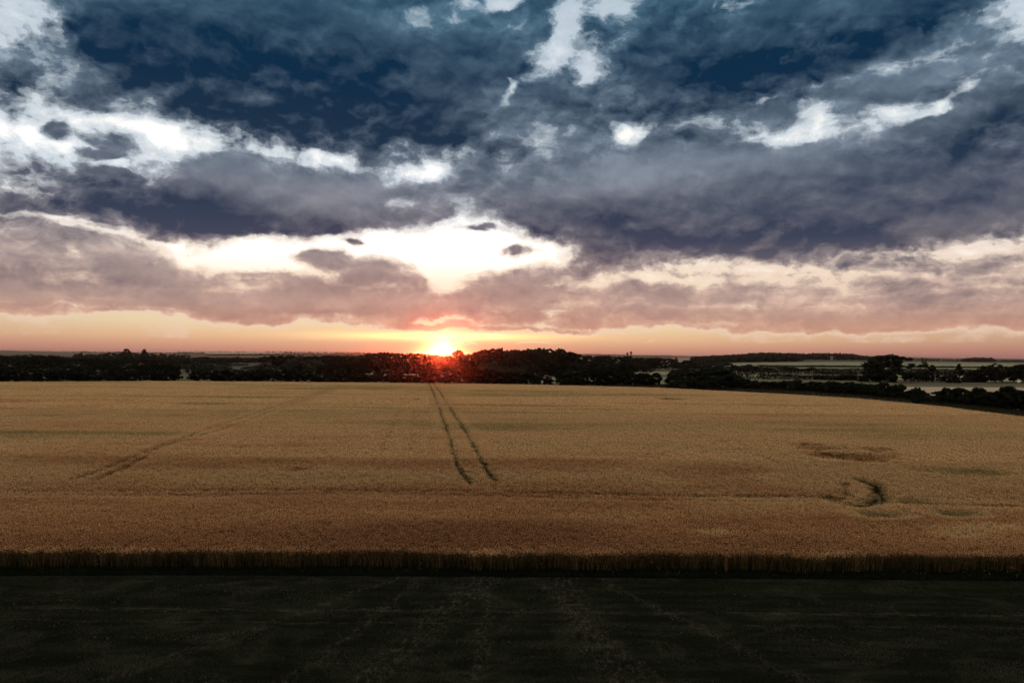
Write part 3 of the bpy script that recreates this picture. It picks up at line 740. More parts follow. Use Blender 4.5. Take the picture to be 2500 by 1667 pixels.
def trunk_mesh(name, seed, H, base, rad, tr):
    rs = np.random.RandomState(seed); V = []; F = []
    def limb(p0, p1, r0, r1, n=7, seg=4, bend=.06):
        p0, p1 = Vector(p0), Vector(p1); ax = (p1 - p0).normalized()
        s = ax.orthogonal().normalized(); t = ax.cross(s); L = (p1 - p0).length; b = len(V)
        for i in range(seg + 1):
            q = i / seg; c = p0.lerp(p1, q) + s * math.sin(q * 3.1) * L * bend; r = r0 + (r1 - r0) * q
            if i == 0: r *= 1.25
            for j in range(n):
                g = 6.283 * j / n; V.append(tuple(c + (s * math.cos(g) + t * math.sin(g)) * r))
        for i in range(seg):
            for j in range(n): F.append((b + i * n + j, b + i * n + (j + 1) % n, b + (i + 1) * n + (j + 1) % n, b + (i + 1) * n + j))
    top = base + (H - base) * .6
    limb((0, 0, -.1), (rs.normal() * .1, rs.normal() * .1, top), tr, tr * .35)
    for k in range(7):
        a = k * 2.4 + rs.rand(); z = base * .8 + (top - base * .8) * rs.rand() * .75; r = rad * (.55 + .3 * rs.rand())
        limb((0, 0, z), (r * math.cos(a), r * math.sin(a), z + (H - z) * (.35 + .3 * rs.rand())), tr * .4, tr * .1, 5, 3, .1)
    return mesh_np(name, V, F)
def foliage(name, a, b, c, trans=.04):
    m, N = material(name)
    P = N.node('ShaderNodeNewGeometry'); oi = N.node('ShaderNodeObjectInfo').outputs['Random']
    n = N.noise(P.outputs['Position'], .55, 4, .6)
    k = N.mix(N.rng(n, .38, .64), a, b); k = N.mix(N.rng(P.outputs['Random Per Island'], .6, 1.0, 0, .8), k, c)
    k = N.mix(1.0, k, N.ramp(oi, [(0, c4(.62, .66, .7)), (1, c4(1.25, 1.15, 1.0))]), 'MULTIPLY')
    finish(N, k, 1, .0, None, trans); return m
FOL = {'dark': foliage('foliage_dark', c4(.005, .008, .0065), c4(.009, .013, .010), c4(.012, .017, .013)),
       'mid': foliage('foliage_mid', c4(.008, .013, .011), c4(.014, .020, .016), c4(.020, .027, .021)),
       'pale': foliage('foliage_pale', c4(.022, .028, .028), c4(.036, .043, .041), c4(.062, .070, .066))}
m, N = material('bark'); P = N.node('ShaderNodeNewGeometry').outputs['Position']
finish(N, N.mix(N.noise(N.mapping(P, sc=(3, 3, .6)), 1, 4), c4(.025, .021, .018), c4(.06, .052, .043)), .95, .1); BARK = m
p_round = lambda t: math.sqrt(max(.04, 1 - (max(0, 2 * t - .8)) ** 2 / 1.5 - .25 * max(0, .4 - t)))
p_oval = lambda t: math.sqrt(max(.04, 1 - (max(0, 2 * t - .9)) ** 2 / 1.25 - .6 * max(0, .45 - t)))
p_cone = lambda t: 1.02 - .9 * t
p_col = lambda t: .55 + .45 * math.sin(3.14 * min(1, t * .9 + .1))
KIND = {}
def make_kind(key, name, cat, H, base, rad, prof, lumps, leaves, leaf, fol, tr=.28, variants=1, trunk=True, **kw):
    KIND[key] = []
    for v in range(variants):
        cm = crown_mesh(name + '_crown', 100 + hash_(key) + v, H, base, rad, prof, lumps, leaves, leaf, **kw); cm.materials.append(FOL[fol])
        tm = trunk_mesh(name + '_trunk', 50 + v, H, base, rad, tr); tm.materials.append(BARK)
        KIND[key].append((name, cat, cm, tm, H, rad))
def hash_(s): return sum(ord(c) * (i + 1) for i, c in enumerate(s)) % 1000
make_kind('oak', 'broad_tree', 'tree', 12, 1.0, 6.2, p_round, 74, 90, .52, 'dark', .35, 3)
make_kind('ash', 'oval_tree', 'tree', 12, .8, 4.6, p_oval, 64, 85, .48, 'mid', .26, 3)
make_kind('willow', 'pale_willow', 'willow', 9, .5, 5.0, p_round, 64, 90, .42, 'pale', .26, 2, droop=.8)
make_kind('poplar', 'columnar_tree', 'tree', 12, .8, 1.35, p_col, 30, 70, .36, 'dark', .18, 2, lump_r=.6)
make_kind('cone', 'conical_tree', 'tree', 11, .6, 4.2, p_cone, 60, 80, .42, 'dark', .22, 2)
make_kind('bush', 'hedge_bush', 'bush', 4, .0, 2.5, p_round, 40, 80, .30, 'dark', .10, 4, lump_r=.32)
make_kind('bigbush', 'large_bush', 'bush', 7, .0, 4.4, p_round, 54, 95, .38, 'mid', .16, 2, lump_r=.28)
make_kind('darkbush', 'large_bush', 'bush', 7, .0, 4.4, p_round, 54, 95, .38, 'dark', .16, 2, lump_r=.28)
trs = random.Random(7)
def plant(key, x, y, h, w=None, label=None, group=None, turn=None):
    """one tree: an Empty at its foot that parents trunk and crown (mesh data shared between look-alikes)"""
    name, cat, cm, tm, H, rad = trs.choice(KIND[key])
    z = float(relief_z(x, y))
    e = bpy.data.objects.new(name, None); col.objects.link(e); e.empty_display_size = .5
    sz = h / H; sx = (w / 2 / rad) if w else sz * (.9 + .25 * trs.random())
    e.location = (x, y, z - .05); e.rotation_euler = (0, 0, trs.random() * 6.283 if turn is None else turn); e.scale = (sx, sx, sz)
    setp(e, label, cat, group)
    for nm, me in (('trunk', tm), ('crown', cm)):
        c = bpy.data.objects.new(nm, me); col.objects.link(c); c.parent = e
    return e
def plant_px(key, X, top, dist, wpx=None, label=None, group=None):
    """X and top in the photograph, at a real distance"""
    x, y, _ = at_dist(X, 900, dist); z = at_dist(X, top, dist)[2]
    h = max(1.0, z - float(relief_z(x, y)))
    return plant(key, x, y, h, wpx / FPX * dist if wpx else None, label, group)

# --- the hedge at the far edge of the wheat
def hedge_row(pts, spacing, label, group, key='bush', wid=4.6, jit=.35):
    """pts: X, foot Y, top Y in the photograph"""
    P3 = []
    for X, Yb, Yt in pts:
        x, y = ground(X, Yb); P3.append((x, y, at_dist(X, Yt, y)[2]))
    P3 = np.array(P3); seg = np.hypot(np.diff(P3[:, 0]), np.diff(P3[:, 1])); s = np.concatenate([[0], np.cumsum(seg)])
    q = spacing * .4
    while q < s[-1]:
        x, y, h = (np.interp(q, s, P3[:, i]) for i in range(3))
        h = h * (.88 + .28 * trs.random())
        plant(key, x + trs.uniform(-jit, jit), y + trs.uniform(-jit, jit) * 2, h, wid * (.8 + .45 * trs.random()), label, group)
        q += spacing * (.75 + .5 * trs.random())
hedge_row([(-70, 932, 903), (120, 931, 905), (260, 930, 907), (432, 930, 906)], 2.9, 'low dark bush in the hedge left of the green gap', 'bushes of the hedge left of the green gap')
hedge_row([(474, 930, 908), (520, 930, 904), (700, 931, 905), (800, 932, 910), (920, 933, 912)], 2.9, 'low dark bush in the long hedge right of the green gap', 'bushes of the hedge right of the green gap')
hedge_row([(925, 934, 911), (1000, 934, 915), (1060, 935, 909), (1150, 935, 914)], 2.7, 'low dark bush in the hedge below the setting sun', 'bushes of the hedge below the setting sun')
hedge_row([(1150, 935, 902), (1290, 937, 908)], 3.2, 'low dark bush in the hedge before the grey willows', 'bushes of the hedge before the grey willows', wid=6)
for X, t, lab in ((1308, 921, 'small round bush alone in the hedge gap, left one of two'), (1338, 919, 'small round bush in the hedge gap, right one of two')):
    x, y = ground(X, 938); plant('bush', x, y, at_dist(X, t, y)[2], 3.6, lab, None)
hedge_row([(1362, 939, 906), (1440, 940, 902), (1480, 941, 902), (1540, 941, 910), (1612, 942, 914)], 2.7, 'dark bush in the hedge between the two gaps', 'bushes of the hedge between the two gaps')
hedge_row([(1640, 941, 908), (1700, 943, 902), (1780, 946, 910)], 2.9, 'dark bush at the start of the right hand hedge', 'bushes at the start of the right hand hedge', wid=5.2)
hedge_row([(1790, 947, 918), (1850, 950, 930), (1930, 954, 931), (2010, 959, 931), (2100, 965, 936), (2190, 973, 940)], 2.3, 'dark bush in the middle of the right hand hedge', 'bushes in the middle of the right hand hedge')
hedge_row([(2196, 974, 955), (2232, 977, 951), (2270, 981, 965)], 1.9, 'low dark bush where the right hand hedge dips', 'bushes where the right hand hedge dips', wid=3.6)
hedge_row([(2285, 983, 955), (2340, 988, 948), (2390, 992, 953), (2415, 995, 961), (2450, 999, 949), (2560, 1010, 948), (2620, 1018, 945)], 1.9, 'tall dark bush in the near right hand hedge by the stubble', 'bushes of the near right hand hedge by the stubble', wid=4.4)
for X, t, d, w, lab in ((1680, 897, 232, 90, 'bushy green tree standing in the hedge by the narrow gap'), (1745, 893, 225, 105, 'smooth rounded green bush rising from the hedge'),
                        (2048, 911, 330, 130, 'low dome shaped dark bush on the pale strip'), (1395, 903, 238, 60, 'tall rounded bush in the hedge right of the small pair'),
                        (1305, 888, 268, 42, 'compact round tree standing over the hedge gap'), (2240, 943, 158, 26, 'spiky young tree in the dip of the hedge')):
    plant_px('bigbush' if X != 2048 else 'darkbush', X, t, d, w, lab)

# --- the band of trees behind, nearest first
def band(items, label, group, dist):
    for it in items:
        key, X, t, w = it[:4]; d = it[4] if len(it) > 4 else dist
        plant_px(key, X, t, d * (1 + trs.uniform(-.02, .02)), w, label, group)
def profile(pts, X): return float(np.interp(X, [p[0] for p in pts], [p[1] for p in pts]))
def fill(x0, x1, step, prof, dist, dvar, keys, wpx, label, group, jt=3.0):
    X = x0
    while X < x1:
        d = dist * (1 + trs.uniform(-dvar, dvar))
        plant_px(trs.choice(keys), X, profile(prof, X) + trs.uniform(-.4, 1) * jt, d, wpx * (.75 + .5 * trs.random()), label, group)
        X += step * (.7 + .6 * trs.random())
fill(-30, 440, 34, [(-30, 893), (60, 890), (150, 892), (300, 890), (440, 886)], 300, .05, ['ash', 'oak', 'darkbush'], 46, 'rounded dark tree just behind the left end of the hedge', 'trees just behind the left end of the hedge')
fill(-30, 300, 30, [(-30, 866), (50, 862), (120, 866), (200, 872), (300, 874)], 390, .06, ['oak', 'ash', 'ash'], 48, 'tall dark tree in the belt at the far left', 'trees in the belt at the far left', 3)
fill(280, 560, 32, [(280, 878), (400, 876), (560, 884)], 410, .08, ['ash', 'oak', 'ash'], 46, 'dark tree in the belt behind the green gap', 'trees in the belt behind the green gap', 3)
fill(190, 470, 26, [(190, 863), (290, 860), (400, 862), (470, 864)], 640, .05, ['oak', 'ash'], 34, 'dark tree on the far rise at the left', 'trees on the far rise at the left', 2)
for X, t, w, lab in ((308, 850, 24, 'broad tree topping the far left rise, left of a pair'), (352, 850.5, 18, 'smaller tree topping the far left rise, right of a pair'), (198, 857, 14, 'slim tree standing alone above the left belt')):
    plant_px('oak' if X != 198 else 'cone', X, t, 660, w, lab)
band([('willow', 482, 880, 50), ('willow', 512, 884, 40)], 'grey willow above the start of the long hedge', 'grey willows above the start of the long hedge', 330)
band([('willow', 545, 887, 46)], 'grey willow left of the bright pond', None, 320)
band([('willow', 643, 884, 52)], 'pale grey willow standing alone right of the bright pond', None, 330)
fill(610, 700, 26, [(610, 893), (700, 886)], 360, .04, ['ash'], 40, 'dark tree beside the pale willow', 'trees beside the pale willow', 3)
fill(480, 700, 24, [(480, 870), (560, 872), (640, 872), (700, 867)], 690, .05, ['oak', 'ash'], 34, 'far dark tree behind the bright pond', 'trees behind the bright pond', 3)
band([('willow', 722, 868, 60), ('ash', 745, 880, 50), ('willow', 765, 874, 50)], 'large grey green tree between the pale willow and the sun', 'grey green trees between the pale willow and the sun', 350)
fill(660, 900, 27, [(660, 866), (700, 863), (780, 866), (880, 864), (900, 862)], 430, .06, ['oak', 'ash', 'ash'], 48, 'dark tree in the belt left of the sun', 'trees in the belt left of the sun', 2)
fill(790, 1080, 28, [(790, 884), (900, 878), (1000, 884), (1080, 886)], 330, .05, ['ash', 'oak'], 50, 'low dark tree in front of the belt left of the sun', 'low trees in front of the belt left of the sun', 4)
fill(900, 1075, 22, [(900, 859), (955, 855), (985, 861), (1015, 859), (1040, 862), (1075, 867)], 440, .05, ['oak', 'ash', 'ash'], 46, 'dark tree top edging the glow just left of the sun', 'trees edging the glow left of the sun', 2)
band([('ash', 1080, 867, 34), ('ash', 1092, 865, 30)], 'low tree top right under the sun', 'trees right under the sun', 430)
band([('oak', 1118, 852, 40)], 'rounded tree standing up just right of the sun', None, 430)
fill(1100, 1180, 22, [(1100, 868), (1140, 862), (1180, 856)], 420, .05, ['ash'], 40, 'dark tree between the rounded tree and the tall wood', 'trees between the rounded tree and the tall wood', 2)
fill(1165, 1410, 19, [(1165, 856), (1190, 849), (1215, 847), (1245, 850), (1275, 852), (1305, 846), (1330, 843), (1350, 850), (1370, 848), (1385, 853), (1410, 862)], 420, .05, ['oak', 'ash', 'oak'], 50, 'tall dark tree in the highest wood right of the sun', 'trees of the highest wood right of the sun', 2)
fill(1180, 1400, 18, [(1180, 857), (1215, 852), (1245, 855), (1275, 857), (1305, 852), (1350, 855), (1385, 860), (1400, 866)], 450, .03, ['oak'], 52, 'tree in the back row of the highest wood right of the sun', 'back row trees of the highest wood', 3)
band([('willow', 1188, 882, 44), ('willow', 1205, 878, 40), ('willow', 1235, 892, 48), ('willow', 1262, 894, 46)], 'grey willow below the highest wood', 'grey willows below the highest wood', 290)
fill(1130, 1420, 30, [(1130, 880), (1240, 872), (1330, 876), (1420, 884)], 340, .05, ['ash', 'oak', 'bigbush'], 54, 'mid height dark tree in front of the highest wood', 'trees in front of the highest wood', 4)
fill(1395, 1560, 22, [(1395, 863), (1440, 866), (1500, 867), (1540, 866), (1560, 870)], 470, .05, ['oak', 'ash'], 42, 'dark tree of the level wood under the twin trees', 'trees of the level wood under the twin trees', 1.5)
fill(1410, 1600, 27, [(1410, 884), (1500, 884), (1600, 886)], 410, .04, ['ash', 'darkbush'], 46, 'low dark tree fronting the level wood', 'low trees fronting the level wood', 3)
plant_px('poplar', 1531.5, 855, 468, 4.6, 'slim dark columnar tree on the skyline, left one of the close pair')
plant_px('poplar', 1540, 852.5, 470, 5.6, 'slim dark columnar tree on the skyline, right and taller of the close pair')
fill(1550, 1660, 20, [(1550, 873), (1600, 872), (1640, 876), (1660, 884)], 520, .04, ['oak', 'ash'], 40, 'dark tree left of the buff field glimpse', 'trees left of the buff field glimpse', 2)
band([('oak', 1678, 878, 42)], 'round dark tree standing clear right of the buff glimpse', None, 430)
plant_px('ash', 1603, 870, 640, 9, 'small far tree on the skyline left of the buff glimpse'); plant_px('oak', 1651, 872, 900, 8, 'tiny round far tree above the buff glimpse')
fill(1700, 1790, 24, [(1700, 893), (1740, 886), (1790, 884)], 470, .05, ['ash', 'oak'], 42, 'dark tree behind the smooth rounded bush', 'trees behind the smooth rounded bush', 3)
fill(1800, 1890, 20, [(1800, 893), (1828, 889), (1860, 895), (1890, 900)], 520, .03, ['ash', 'darkbush'], 32, 'dark tree on the hedge line below the pale slope', 'trees on the hedge line below the pale slope', 2)
band([('oak', 1828, 888, 26), ('oak', 1915, 894, 34), ('oak', 1935, 896, 30)], 'broad bushy tree on the middle hedge line', 'broad bushy trees on the middle hedge line', 540)
plant_px('oak', 1981, 896, 540, 26, 'small rounded tree alone on the middle hedge line')
band([('cone', 1780, 911, 20, 400), ('darkbush', 1895, 914, 30, 380), ('darkbush', 1925, 915, 26, 380)], 'dark bush standing on the lower hedge line', 'bushes standing on the lower hedge line', 380)
# thin hedge lines across the slope, each one continuous mass of leaf
def hedge_line(X0, Y0, X1, Y1, h, label, seed, wid=1.6, leaf=.62):
    a = np.array(ground_rel(X0, Y0)); b = np.array(ground_rel(X1, Y1)); L = np.hypot(*(b - a)); rs = np.random.RandomState(seed)
    n = int(L * 44); t = rs.rand(n); keep = fbm(t * L / 9, t * 0 + seed, seed) > .20; t = t[keep]; n = len(t)
    xy = a + (b - a) * t[:, None] + rs.normal(size=(n, 2)) * wid * .4
    hh = h * (.6 + .75 * fbm(t * L / 14, t * 0, seed + 3)); z = relief_z(xy[:, 0], xy[:, 1]) + hh * rs.rand(n) ** .7
    c = np.stack([xy[:, 0], xy[:, 1], z], -1); u = rs.normal(size=(n, 3)); u /= np.linalg.norm(u, axis=1)[:, None]; w = np.cross(u, rs.normal(size=(n, 3))); w /= np.linalg.norm(w, axis=1)[:, None]
    s = leaf * (.5 + rs.rand(n))[:, None]
    V = np.stack([c - u * s * .5, c + w * s * .4, c + u * s * .5, c - w * s * .4], 1).reshape(-1, 3)
    o = link('hedge', mesh_np('hedge', V, np.arange(len(V)).reshape(-1, 4)), None, FOL['dark']); setp(o, label, 'hedge')
hedge_line(1850, 896, 2520, 899.5, 1.7, 'thin dark hedge highest on the pale green slope', 1)
hedge_line(1800, 906.5, 2520, 910.5, 2.3, 'thicker dark hedge across the middle of the slope', 2)
hedge_line(1900, 912.5, 2520, 918, 1.9, 'dark hedge below the narrow pale strip', 3)
hedge_line(1740, 925.5, 2070, 929, 2.6, 'dark hedge line behind the olive green grass', 4, 3.0, .6)
hedge_line(1740, 912.3, 1900, 913.5, 2.6, 'dark hedge joining the bushy trees on the left of the slope', 5)

# the trees on the right, beyond the stubble
band([('oak', 2176, 863, 114)], 'very large round dark tree standing above the right hand hedges', None, 306)
band([('darkbush', 2132, 896, 54), ('darkbush', 2160, 905, 50)], 'dark bush at the left foot of the very large round tree', 'bushes at the left foot of the large round tree', 300)
band([('ash', 2262, 884, 46)], 'loose ragged tree right of the very large round tree', None, 315)
fill(2225, 2340, 24, [(2225, 908), (2260, 902), (2300, 914), (2340, 908)], 305, .02, ['darkbush', 'ash'], 46, 'low dark bush between the ragged and the pointed tree', 'bushes between the ragged and the pointed tree', 4)
band([('cone', 2341, 886, 34)], 'pointed dark tree right of the ragged tree', None, 310)
band([('darkbush', 2374, 902, 30)], 'small dark bush right of the pointed tree', None, 306)
fill(2345, 2400, 22, [(2345, 920), (2400, 908)], 304, .02, ['darkbush'], 44, 'low dark bush before the far right trees', 'bushes before the far right trees', 3)
fill(2405, 2600, 24, [(2405, 890), (2425, 884), (2450, 892), (2480, 890), (2500, 886), (2600, 880)], 312, .03, ['oak', 'ash', 'oak'], 56, 'dark tree in the cluster at the far right', 'trees in the cluster at the far right', 3)
plant_px('poplar', 2253, 871.5, 900, 6, 'thin far tree on the skyline, left one above the ragged tree'); plant_px('poplar', 2261, 873.5, 900, 5, 'thin far tree on the skyline, right one above the ragged tree')

# --- far woods that read as single masses
def wood(label, pts, depth, n, crown_h, seed, key=('oak', 'ash')):
    """pts: X, distance, top Y; crowns and trunks in one mesh"""
    rs = np.random.RandomState(seed); X = pts[0][0] + (pts[-1][0] - pts[0][0]) * rs.rand(n)
    D_ = np.interp(X, [p[0] for p in pts], [p[1] for p in pts]) * (1 + depth * rs.rand(n)); T_ = np.interp(X, [p[0] for p in pts], [p[2] for p in pts])
    Vs = []
    for x_, d_, t_ in zip(X, D_, T_):
        x, y, _ = at_dist(x_, 880, d_); z0 = float(relief_z(x, y)); h = max(3.0, at_dist(x_, t_ + rs.rand() ** .6 * 4.5 - 2.0, d_)[2] - z0)
        r = h * (.35 + .3 * rs.rand()); k = 70
        d = rs.normal(size=(k, 3)); d /= np.linalg.norm(d, axis=1)[:, None]; 
        c = np.array([x, y, z0 + h * .5]) + d * np.array([r, r, h * .46]) * (.35 + .7 * rs.rand(k) ** .5)[:, None]
        u = rs.normal(size=(k, 3)); u /= np.linalg.norm(u, axis=1)[:, None]; w = np.cross(u, d); s = h * .26 * (.5 + rs.rand(k))[:, None]
        Vs.append(np.stack([c - u * s * .5, c + w * s * .5, c + u * s * .5, c - w * s * .5], 1).reshape(-1, 3))
    V = np.concatenate(Vs); o = link('wood', mesh_np('wood', V, np.arange(len(V)).reshape(-1, 4)), None, FOL['mid'])
    setp(o, label, 'wood', kind='stuff')
wood('dark wood on the ridge above the pale green slope', [(1690, 900, 871), (1730, 900, 868), (1800, 930, 865), (1870, 960, 860.5), (1930, 1000, 862), (1958, 1000, 864)], .35, 480, 14, 1)
wood('lower dark wood on the ridge right of the main ridge wood', [(1950, 1280, 864), (2000, 1280, 862), (2080, 1280, 864), (2120, 1280, 869), (2160, 1300, 873)], .2, 330, 12, 2)
wood('level dark wood on the right hand skyline', [(2150, 1500, 875), (2240, 1500, 876.5), (2330, 1500, 878), (2600, 1500, 880)], .25, 420, 10, 3)
wood('rounded clump of wood on the right hand skyline', [(2350, 1400, 877), (2365, 1400, 873), (2420, 1400, 873), (2430, 1400, 878)], .1, 110, 12, 4)
wood('dark wood filling the middle distance at the left', [(-60, 560, 868), (120, 560, 870), (300, 560, 870), (520, 620, 872), (660, 800, 872)], .35, 420, 9, 5)
wood('dark wood behind the pond in the middle distance', [(560, 700, 876), (700, 700, 872), (900, 640, 868)], .3, 260, 9, 6)
wood('dark copse behind the slope at the left end of the ridge', [(1680, 700, 886), (1780, 720, 885)], .3, 120, 9, 7)
wood('dark wood edge along the skyline left of the sun', [(560, 2300, 864), (640, 2400, 863), (900, 2600, 866)], .3, 260, 7, 8)
wood('hazy trees along the far left skyline', [(-60, 3600, 857.5), (200, 3700, 858), (420, 3700, 860)], .4, 420, 8, 9)
wood('hazy trees along the far skyline behind the sun', [(420, 3700, 858.5), (700, 3900, 858.5), (870, 3900, 860), (1200, 3900, 864)], .4, 420, 8, 10)
wood('hazy trees along the far skyline right of the twin trees', [(1380, 3600, 869), (1560, 3600, 869), (1720, 3600, 871)], .4, 260, 8, 11)
wood('dark line of trees before the far skyline right of the twin trees', [(1540, 1500, 874), (1600, 1500, 874), (1640, 1500, 875)], .2, 90, 8, 12)

# ---------------------------------------------------------------- poles, house, horse
def tube(V, F, pts, n=8, caps=True):
    """pts: (x, y, z, radius) along one line"""
    b0 = len(V)
    for i, p in enumerate(pts):
        a = Vector(pts[max(0, i - 1)][:3]); c = Vector(pts[min(len(pts) - 1, i + 1)][:3]); ax = (c - a).normalized()
        s = ax.orthogonal().normalized(); t = ax.cross(s)
        for j in range(n):
            g = 6.283185 * j / n; V.append(tuple(Vector(p[:3]) + (s * math.cos(g) + t * math.sin(g)) * p[3]))
    for i in range(len(pts) - 1):
        for j in range(n): F.append((b0 + i * n + j, b0 + i * n + (j + 1) % n, b0 + (i + 1) * n + (j + 1) % n, b0 + (i + 1) * n + j))
    if caps:
        for k in (0, len(pts) - 1):
            V.append(pts[k][:3]); c = len(V) - 1
            for j in range(n): F.append((b0 + k * n + j, b0 + k * n + (j + 1) % n, c, c))
def tri_quads(name, V, F):
    me = bpy.data.meshes.new(name); me.from_pydata(V, [], [tuple(dict.fromkeys(f)) for f in F]); me.update(); return me
def box(V, F, x0, x1, y0, y1, z0, z1):
    b = len(V); V += [(x, y, z) for z in (z0, z1) for x, y in ((x0, y0), (x1, y0), (x1, y1), (x0, y1))]
    F += [(b, b + 3, b + 2, b + 1), (b + 4, b + 5, b + 6, b + 7)] + [(b + i, b + (i + 1) % 4, b + 4 + (i + 1) % 4, b + 4 + i) for i in range(4)]
m, N = material('weathered_pole'); P = N.node('ShaderNodeNewGeometry').outputs['Position']
finish(N, N.mix(N.noise(N.mapping(P, sc=(9, 9, 1)), 1, 4), c4(.13, .12, .10), c4(.24, .22, .19)), .9, .1); POLE = m
m, N = material('porcelain'); finish(N, c4(.35, .33, .30), .3, .5); INS = m
V, F = [], []; tube(V, F, [(0, 0, -.4, .12), (0, 0, 3, .11), (0, 0, 8.6, .08)]); pole_me = tri_quads('pole_shaft', V, F); pole_me.materials.append(POLE)
V, F = [], []; box(V, F, -.85, .85, .10, .20, 8.05, 8.17); arm_me = tri_quads('crossarm', V, F); arm_me.materials.append(POLE)
V, F = [], []; tube(V, F, [(0, 0, 0, .03), (0, 0, .08, .055), (0, 0, .12, .03), (0, 0, .17, .05), (0, 0, .21, .02)]); ins_me = tri_quads('insulator', V, F); ins_me.materials.append(INS)
for X, foot, top, d, lab in ((1637, 925, 896, 250, 'wooden utility pole at the narrow hedge gap'), (1797, 932, 904, 262, 'wooden utility pole right of the smooth rounded bush'),
                             (1983, 934, 905, 300, 'faint utility pole before the small rounded tree'), (2095, 936, 906, 305, 'wooden utility pole on the pale strip left of the large round tree'),
                             (2283, 944, 914, 290, 'utility pole against the dark bushes above the stubble')):
    x, y, _ = at_dist(X, 900, d); h = at_dist(X, top, d)[2]
    e = bpy.data.objects.new('utility_pole', None); col.objects.link(e); e.location = (x, y, 0); e.scale = (1, 1, h / 8.6); e.rotation_euler = (0, R(1.0 if X != 1797 else 1.6), R(20))
    setp(e, lab, 'utility pole', 'utility poles of one line across the fields')
    for nm, me in (('shaft', pole_me), ('crossarm', arm_me)):
        c = bpy.data.objects.new(nm, me); col.objects.link(c); c.parent = e
        if nm == 'crossarm':
            for sx in (-.75, 0, .75):
                q = bpy.data.objects.new('insulator', ins_me); col.objects.link(q); q.parent = c; q.location = (sx, .15, 8.17)

# small pale house among the trees of the ridge
m, N = material('pale_render'); finish(N, c4(.22, .22, .21), .8, .2); WALL = m
m, N = material('slate'); finish(N, c4(.06, .065, .075), .7, .3); SLATE = m
m, N = material('window_glass'); finish(N, c4(.015, .018, .022), .08, .5); GLASS = m
hx, hy, _ = at_dist(1995, 880, 1310); hz = float(relief_z(hx, hy))
house = bpy.data.objects.new('house', None); col.objects.link(house); house.location = (hx, hy - 60, hz); house.rotation_euler = (0, 0, R(-12)); house.scale = (.6, .6, .75)
setp(house, 'small pale house half hidden among the dark trees of the right hand ridge', 'house')
V, F = [], []; box(V, F, -3.2, 3.2, -3, 3, -.3, 6.2); V += [(-3.2, 0, 8.2), (3.2, 0, 8.2)]; n_ = len(V); F += [(4, 7, n_ - 2), (5, 6, n_ - 1)]
wl = link('wall', tri_quads('house_wall', V, F), house, WALL)
V, F = [], []; V = [(-3.5, -3.4, 6.0), (3.5, -3.4, 6.0), (3.5, 0, 8.5), (-3.5, 0, 8.5), (-3.5, 3.4, 6.0), (3.5, 3.4, 6.0), (-3.5, -3.4, 5.85), (3.5, -3.4, 5.85), (-3.5, 3.4, 5.85), (3.5, 3.4, 5.85)]
F = [(0, 1, 2, 3), (3, 2, 5, 4), (6, 7, 1, 0), (4, 5, 9, 8)]
rf = link('roof', tri_quads('house_roof', V, F), house, SLATE)
V, F = [], []; box(V, F, 1.8, 2.7, -.4, .4, 7.6, 9.6); link('chimney', tri_quads('house_chimney', V, F), rf, WALL)
for wx, wz in ((-1.8, 3.7), (1.8, 3.7), (-1.8, .9), (1.8, .9)):
    V, F = [], []; box(V, F, wx - .7, wx + .7, -3.06, -3.0, wz, wz + 1.5); fr = link('window', tri_quads('window_frame', V, F), house, WALL)
    V, F = [], []; box(V, F, wx - .6, wx + .6, -3.09, -3.063, wz + .1, wz + 1.4); link('pane', tri_quads('window_pane', V, F), fr, GLASS)
V, F = [], []; box(V, F, -.5, .5, -3.08, -3.0, 0, 2.1); link('door', tri_quads('house_door', V, F), house, SLATE)

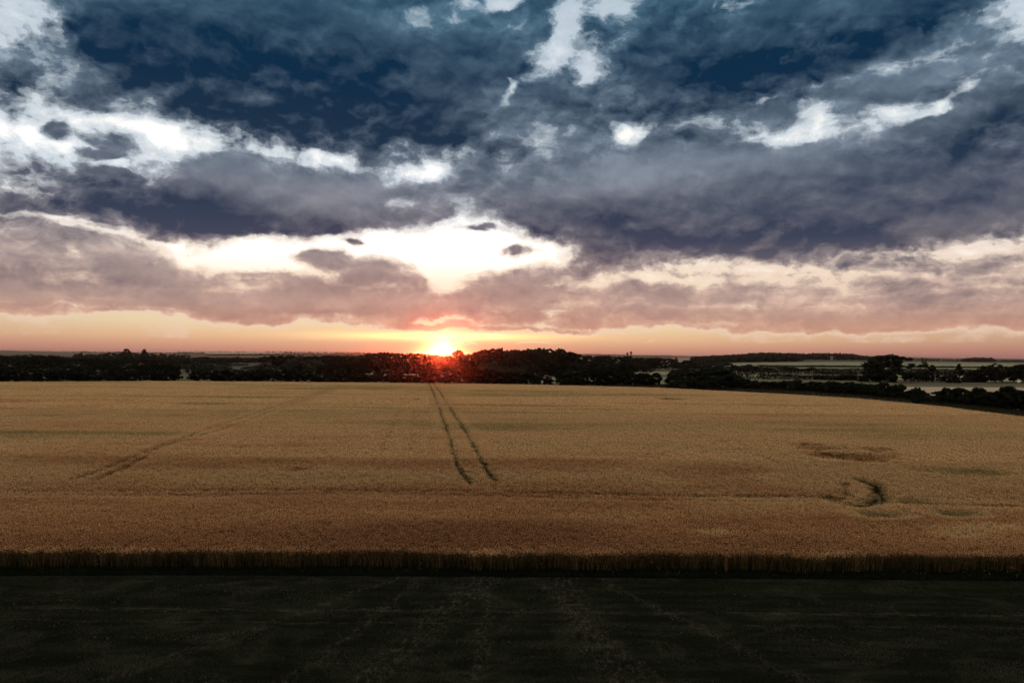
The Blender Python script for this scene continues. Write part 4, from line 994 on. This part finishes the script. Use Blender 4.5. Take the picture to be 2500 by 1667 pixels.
# white horse in the shade of the far right bushes
m, N = material('white_coat'); P = N.node('ShaderNodeNewGeometry').outputs['Position']
finish(N, N.mix(N.noise(P, 3, 3), c4(.8, .79, .76), c4(.9, .89, .87)), .8, .2); COAT = m
def horse(x, y, heading, label):
    J = {  # x forward, y side, z up, radius
        'pelvis': (-.62, 0, 1.22, .27), 'loin': (-.25, 0, 1.20, .28), 'barrel': (.12, 0, 1.14, .31), 'chest': (.48, 0, 1.16, .29), 'neck1': (.74, 0, 1.42, .19), 'neck2': (.98, 0, 1.70, .13),
        'poll': (1.12, 0, 1.90, .11), 'cheek': (1.22, 0, 1.80, .115), 'muzzle': (1.44, 0, 1.58, .065), 'nose': (1.50, 0, 1.53, .055), 'dock': (-.86, 0, 1.30, .07), 'tail1': (-.98, 0, 1.02, .07), 'tail2': (-1.0, 0, .55, .04)}
    E_ = [('pelvis', 'loin'), ('loin', 'barrel'), ('barrel', 'chest'), ('chest', 'neck1'), ('neck1', 'neck2'), ('neck2', 'poll'), ('poll', 'cheek'), ('cheek', 'muzzle'), ('muzzle', 'nose'), ('pelvis', 'dock'), ('dock', 'tail1'), ('tail1', 'tail2')]
    for sy, s in (('l', 1), ('r', -1)):
        sh = .08 * s
        J.update({'st' + sy: (-.60 + sh, .17 * s, .92, .15), 'ho' + sy: (-.78 + sh, .17 * s, .52, .065), 'fh' + sy: (-.70 + sh, .17 * s, .16, .042), 'hf' + sy: (-.66 + sh, .17 * s, .04, .06),
                  'el' + sy: (.46, .16 * s, .84, .12), 'kn' + sy: (.47 + sh, .16 * s, .48, .06), 'ff' + sy: (.46 + sh, .16 * s, .14, .04), 'fo' + sy: (.50 + sh, .16 * s, .04, .058), 'ear' + sy: (1.09, .07 * s, 2.03, .022)})
        E_ += [('pelvis', 'st' + sy), ('st' + sy, 'ho' + sy), ('ho' + sy, 'fh' + sy), ('fh' + sy, 'hf' + sy), ('chest', 'el' + sy), ('el' + sy, 'kn' + sy), ('kn' + sy, 'ff' + sy), ('ff' + sy, 'fo' + sy), ('poll', 'ear' + sy)]
    names = list(J); me = bpy.data.meshes.new('horse_body'); me.from_pydata([J[k][:3] for k in names], [(names.index(a), names.index(b)) for a, b in E_], [])
    root = bpy.data.objects.new('horse', None); col.objects.link(root); root.location = (x, y, 0); root.rotation_euler = (0, 0, heading); root.scale = (.68, .68, .68); setp(root, label, 'horse')
    o = link('body', me, root); sk = o.modifiers.new('skin', 'SKIN'); o.modifiers.new('sub', 'SUBSURF').render_levels = 2
    for i, k in enumerate(names):
        r = J[k][3]; me.skin_vertices[0].data[i].radius = (r, r); me.skin_vertices[0].data[i].use_root = (k == 'pelvis')
    me.materials.append(COAT)
    V, F = [], []
    for i in range(9):
        t = i / 8; px_, pz = .70 + .42 * t, 1.62 + .36 * t; tube(V, F, [(px_, .02, pz, .035), (px_ - .08, .11, pz - .12, .03), (px_ - .08, .14, pz - .3, .012)], 5)
    link('mane', tri_quads('horse_mane', V, F), root, COAT)
wx_, wy_, _ = at_dist(2488, 938, 296); horse(wx_, wy_, R(8), 'small white horse standing before the dark trees at the far right')

# ---------------------------------------------------------------- air
m = bpy.data.materials.new('air'); m.use_nodes = True; m.node_tree.nodes.clear(); N = NT(m.node_tree)
v = N.node('ShaderNodeVolumePrincipled'); v.inputs['Color'].default_value = (.92, .94, 1.0, 1)
v.inputs['Density'].default_value = HAZE; v.inputs['Anisotropy'].default_value = ANISO
o_ = N.node('ShaderNodeOutputMaterial'); N.L.new(v.outputs[0], o_.inputs['Volume'])
V, F = [], []; box(V, F, -12500, 12500, -12500, 12500, -1.5, 36)
hz_ = link('haze', tri_quads('haze', V, F), None, m); setp(hz_, 'thin warm evening haze over the whole land', kind='stuff')
